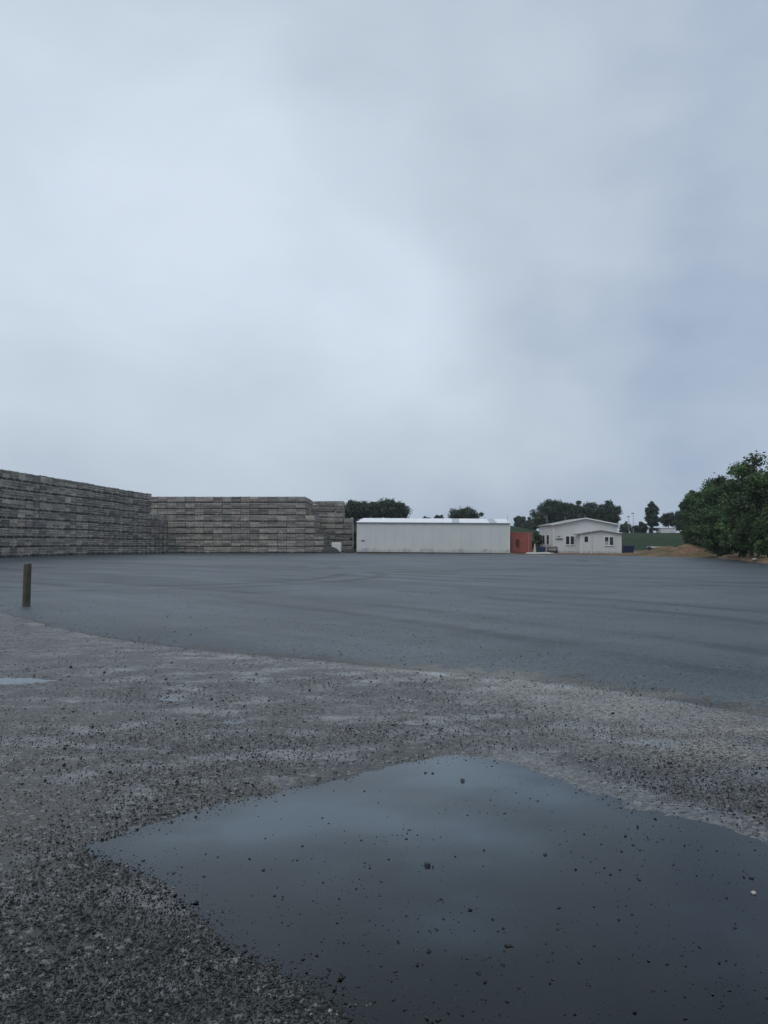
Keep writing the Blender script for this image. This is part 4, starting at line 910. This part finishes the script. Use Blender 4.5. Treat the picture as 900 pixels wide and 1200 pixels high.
# ------------------------------------------------------------------ trees
def tree(name, label, cx, cy, z0, h, rad, base, mat, seed, clumps=46, per=190, leaf=0.16, group=None, sq=0.8, cat='tree', lean=0.0, cf=0.36):
    rr = np.random.default_rng(seed)
    root = empty(name, (cx, cy, z0), label=label, cat=cat, group=group)
    # clump centres spread through an uneven crown
    ch = (h - base) / 2; cz = base + ch
    d = rr.standard_normal((clumps, 3)); d /= np.linalg.norm(d, axis=1)[:, None]
    rd = rr.uniform(0.12, 1.0, clumps) ** 0.5
    lob = 1 + 0.10 * np.sin(np.arctan2(d[:, 1], d[:, 0]) * 3 + seed) + 0.12 * rr.standard_normal(clumps)
    C = d * (rd * np.clip(lob, 0.6, 1.25))[:, None] * np.array([rad, rad * 0.9, ch]) * (1 - cf * 0.45) + np.array([lean, 0, cz])
    cs = rr.uniform(0.55, 1.15, clumps) * rad * cf
    n = clumps * per; idx = np.repeat(np.arange(clumps), per)
    q = rr.standard_normal((n, 3)); q /= np.linalg.norm(q, axis=1)[:, None]
    q *= (rr.uniform(0, 1, n) ** 0.42 * (1 + 0.2 * rr.standard_normal(n)))[:, None]
    P = C[idx] + q * cs[idx][:, None] * np.array([1, 1, sq])
    stray = rr.uniform(0, 1, n) < 0.05; P[stray] += rr.standard_normal((stray.sum(), 3)) * rad * 0.06
    P[:, 2] = np.maximum(P[:, 2], 0.02 + 0.3 * rr.uniform(0, 1, n))
    # leaf quads, facing loosely outward and up
    nn = q + np.array([0, 0, 0.5]) + 0.8 * rr.standard_normal((n, 3)); nn /= np.linalg.norm(nn, axis=1)[:, None]
    t1 = np.cross(nn, rr.standard_normal((n, 3))); t1 /= np.linalg.norm(t1, axis=1)[:, None]; t2 = np.cross(nn, t1)
    s = leaf * rr.uniform(0.6, 1.4, n)[:, None]
    V = np.stack([P - t1 * s, P - t2 * s * 0.5 + nn * s * 0.12, P + t1 * s, P + t2 * s * 0.5 + nn * s * 0.12], 1).reshape(-1, 3)
    tone = np.clip((rr.uniform(0.0, 1.0, clumps) ** 1.7)[idx] + 0.17 * rr.standard_normal(n), 0, 1)
    me = np_mesh('crown', V, np.arange(4 * n).reshape(-1, 4), mat, False, {'tone': np.repeat(tone, 4)})
    link(bpy.data.objects.new('crown', me), root)
    b = MB(); tr = max(0.06, h * 0.022); top = Vector((lean * 0.6, 0, cz + ch * 0.4))
    b.tube([(0, 0, -0.3), (0, 0, 0.4), tuple(top * 0.45 + Vector((0.1, 0.05, 0))), tuple(top)], [tr * 1.35, tr, tr * 0.7, tr * 0.2], 8)
    for k in range(0, clumps, 4):
        c = Vector(C[k]); st_ = top * rr.uniform(0.3, 0.8)
        b.tube([tuple(st_), tuple((st_ + c) / 2 + Vector((0, 0, -0.1 * h * 0.2))), tuple(c)], [tr * 0.4, tr * 0.25, tr * 0.08], 5, False)
    b.build('trunk', M['trunk'], root)
    return root
def soil_z(x, y): return 0.06
def tree_px(name, label, px, Y, top, halfw, basez, mat, seed, z0=None, **kw):
    p = at(px, Y, top); z0 = float(bank_z(np.array(p.x), np.array(Y))) - 0.1 if z0 is None else z0
    return tree(name, label, p.x, Y, z0, p.z - z0, halfw / F * Y, basez, mat, seed, **kw)
G1 = 'trees along the right edge'
right = [  # px, Y, top row, half width px, base, seed, label
    (925, 54, 520, 56, 0.2, 201, 'tall leafy green tree cut by the right picture edge'),
    (880, 60, 537, 42, 0.2, 202, 'full green tree second from the right picture edge'),
    (850, 72, 551, 36, 0.2, 203, 'green tree in the middle of the right-hand row'),
    (824, 84, 566, 26, 0.2, 204, 'slimmer tree at the left end of the right-hand row'),
    (806, 96, 571, 11, 0.2, 205, 'thin sparse sapling sticking out left of the right-hand trees'),
    (868, 92, 560, 40, 0.3, 206, 'dark tree behind the gap of the right-hand row')]
for px, Y, top, hw_, base, sd_, lab in right:
    tree_px('broadleaf_tree', lab, px, Y, top, hw_, base, M['leaf_green'], sd_, 0.1, clumps=120 if Y < 90 else 70, per=300, leaf=0.11, group=G1, sq=0.75, cf=0.27)
for px, Y, top, hw_, sd_, lab in ((845, 66, 596, 24, 211, 'round green bush under the right-hand trees beside the soil heap'),
                                  (888, 57.5, 588, 30, 212, 'large low green bush at the brown bank on the right'),
                                  (930, 50, 585, 30, 213, 'low green bush cut by the right picture edge'),
                                  (822, 79, 603, 14, 215, 'narrow dark bush at the left foot of the right-hand trees'),
                                  (838, 72.5, 606, 16, 216, 'dark bush right of the narrow one at the foot of the trees'),
                                  (904, 54, 602, 22, 217, 'low bush in front of the tall tree by the right edge'),
                                  (808, 92, 611, 9, 218, 'small bush around the foot of the thin sapling'),
                                  (866, 62, 612, 18, 214, 'smallest dark bush between the two larger right-hand bushes')):
    tree_px('green_bush', lab, px, Y, top, hw_, 0.0, M['leaf_green'], sd_, 0.1, clumps=70, per=260, leaf=0.10, group='bushes along the right edge', cat='bush')
G2 = 'dark trees behind the white house'
for px, Y, top, hw_, base, sd_, lab in ((648, 135, 584, 24, 0.8, 221, 'largest dark tree behind the left half of the white house'),
                                        (679, 140, 587, 22, 0.8, 222, 'dark round tree behind the ridge of the white house'),
                                        (711, 138, 587.5, 17, 0.6, 223, 'dark round tree behind the right half of the white house'),
                                        (634, 128, 603, 9, 0.2, 224, 'small dark tree left of the white house roof'),
                                        (696, 150, 597, 15, 0.4, 225, 'low paler tree between two dark trees behind the house')):
    tree_px('broadleaf_tree', lab, px, Y, top, hw_, base, M['leaf_dark'], sd_, clumps=120, per=170, leaf=0.16, group=G2, cf=0.27)
G3 = 'trees behind the shed'
for px, Y, top, hw_, base, sd_, lab, mt in ((413, 125, 588, 19, 0.5, 231, 'dark tree right behind the far crate stack', 'leaf_dark'),
                                        (436, 128, 589, 19, 0.5, 232, 'dark tree behind the left end of the shed roof', 'leaf_dark'),
                                        (459, 128, 586, 19.5, 0.5, 233, 'big round dark tree behind the shed roof', 'leaf_dark'),
                                        (499, 190, 605, 6, 0.5, 234, 'tiny far tree crown just above the shed roof', 'leaf_dark'),
                                        (514, 190, 603, 6, 0.5, 235, 'tiny sparse far tree above the middle of shed roof', 'leaf_grey'),
                                        (546, 150, 597, 19, 0.5, 236, 'round tree rising above the shed between roof lights', 'leaf_dark'),
                                        (610, 190, 603, 9, 0.3, 237, 'hazy small tree above the red container', 'leaf_grey'),
                                        (622, 175, 606, 8, 0.3, 238, 'hazy low tree left of the dark trees by the house', 'leaf_grey')):
    tree_px('broadleaf_tree', lab, px, Y, top, hw_, base, M[mt], sd_, clumps=90, per=150, leaf=0.16, group=G3, cf=0.28)
G4 = 'trees on the grass bank'
for px, Y, top, hw_, base, sd_, lab, mt, cl in ((764, 142, 587, 9, 0.3, 241, 'tall narrow dark tree on the grass bank', 'leaf_dark', 44),
                                        (751, 142, 611, 7.5, 0.0, 242, 'dark bushy tree left of the narrow tree on the bank', 'leaf_dark', 26),
                                        (783, 148, 600, 11, 1.6, 243, 'dark spreading tree over the white hut on the bank', 'leaf_dark', 26),
                                        (799, 146, 597, 11, 0.6, 244, 'dark tree between the white hut and right-hand trees', 'leaf_dark', 34),
                                        (733, 190, 612, 7, 0.0, 245, 'hazy shrub on the bank nearest the house', 'leaf_grey', 22),
                                        (743, 195, 615, 6, 0.0, 246, 'hazy low shrub behind the lamp posts', 'leaf_grey', 20),
                                        (813, 125, 609, 13, 0.0, 247, 'dark bush at the right end of the grass bank', 'leaf_dark', 34)):
    tree_px('broadleaf_tree', lab, px, Y, top, hw_, base, M[mt], sd_, clumps=cl * 2, per=150, leaf=0.16, group=G4, cf=0.30)
tree_px('green_bush', 'green bush between the red container and the white house', 629, 94, 624, 7, 0.0, M['leaf_dark'], 251, 0.0, clumps=22, per=120, leaf=0.16, cat='bush')
tree_px('green_bush', 'dark green shrub growing between far crate stack and shed', 417, 99, 616, 6, 0.0, M['leaf_dark'], 252, 0.0, clumps=24, per=120, leaf=0.16, cat='bush')

for px, top, lab in ((737, 606, 'shorter lamp post on the grass bank beyond the house'), (742.2, 602, 'taller lamp post on the grass bank beyond the house')):
    p = at(px, 150, top); z0 = float(bank_z(np.array(p.x), np.array(150.0))) - 0.2
    lp = empty('street_lamp', (p.x, 150, z0), label=lab, cat='lamp post', group='lamp posts on the bank')
    MB().tube([(0, 0, 0), (0, 0, p.z - z0)], [0.06, 0.035], 8).build('pole', M['galv'], lp)
    MB().box(-0.3, 0.12, -0.12, 0.12, p.z - z0, p.z - z0 + 0.14).build('lamp_head', M['dark_metal'], lp)
p = at(783, 140); z0 = float(bank_z(np.array(p.x), np.array(140.0)))
hut = empty('white_hut', (p.x, 140, z0 - 0.1), label='small white hut under the trees on the grass bank', cat='hut')
MB().box(-1.35, 1.35, 0, 2.2, 0, 1.0).build('wall', M['house_wall'], hut)
MB().box(-1.45, 1.45, -0.1, 2.3, 1.001, 1.09).build('roof', M['roof_white'], hut)

# ------------------------------------------------------------------ damp air
hz = MB().box(-1500, 1500, -300, 1500, -1.2, 16.0).build('haze', None)
hm = bpy.data.materials.new('damp_air'); hm.use_nodes = True; ht = hm.node_tree; ht.nodes.clear()
pv = ht.nodes.new('ShaderNodeVolumePrincipled'); pv.inputs['Color'].default_value = (0.86, 0.92, 1.0, 1); pv.inputs['Density'].default_value = 0.00036; pv.inputs['Anisotropy'].default_value = 0.2
ho = ht.nodes.new('ShaderNodeOutputMaterial'); ht.links.new(pv.outputs[0], ho.inputs['Volume'])
hz.data.materials.append(hm); tag(hz, 'thin damp grey haze filling the air over the yard', 'haze', kind='stuff')
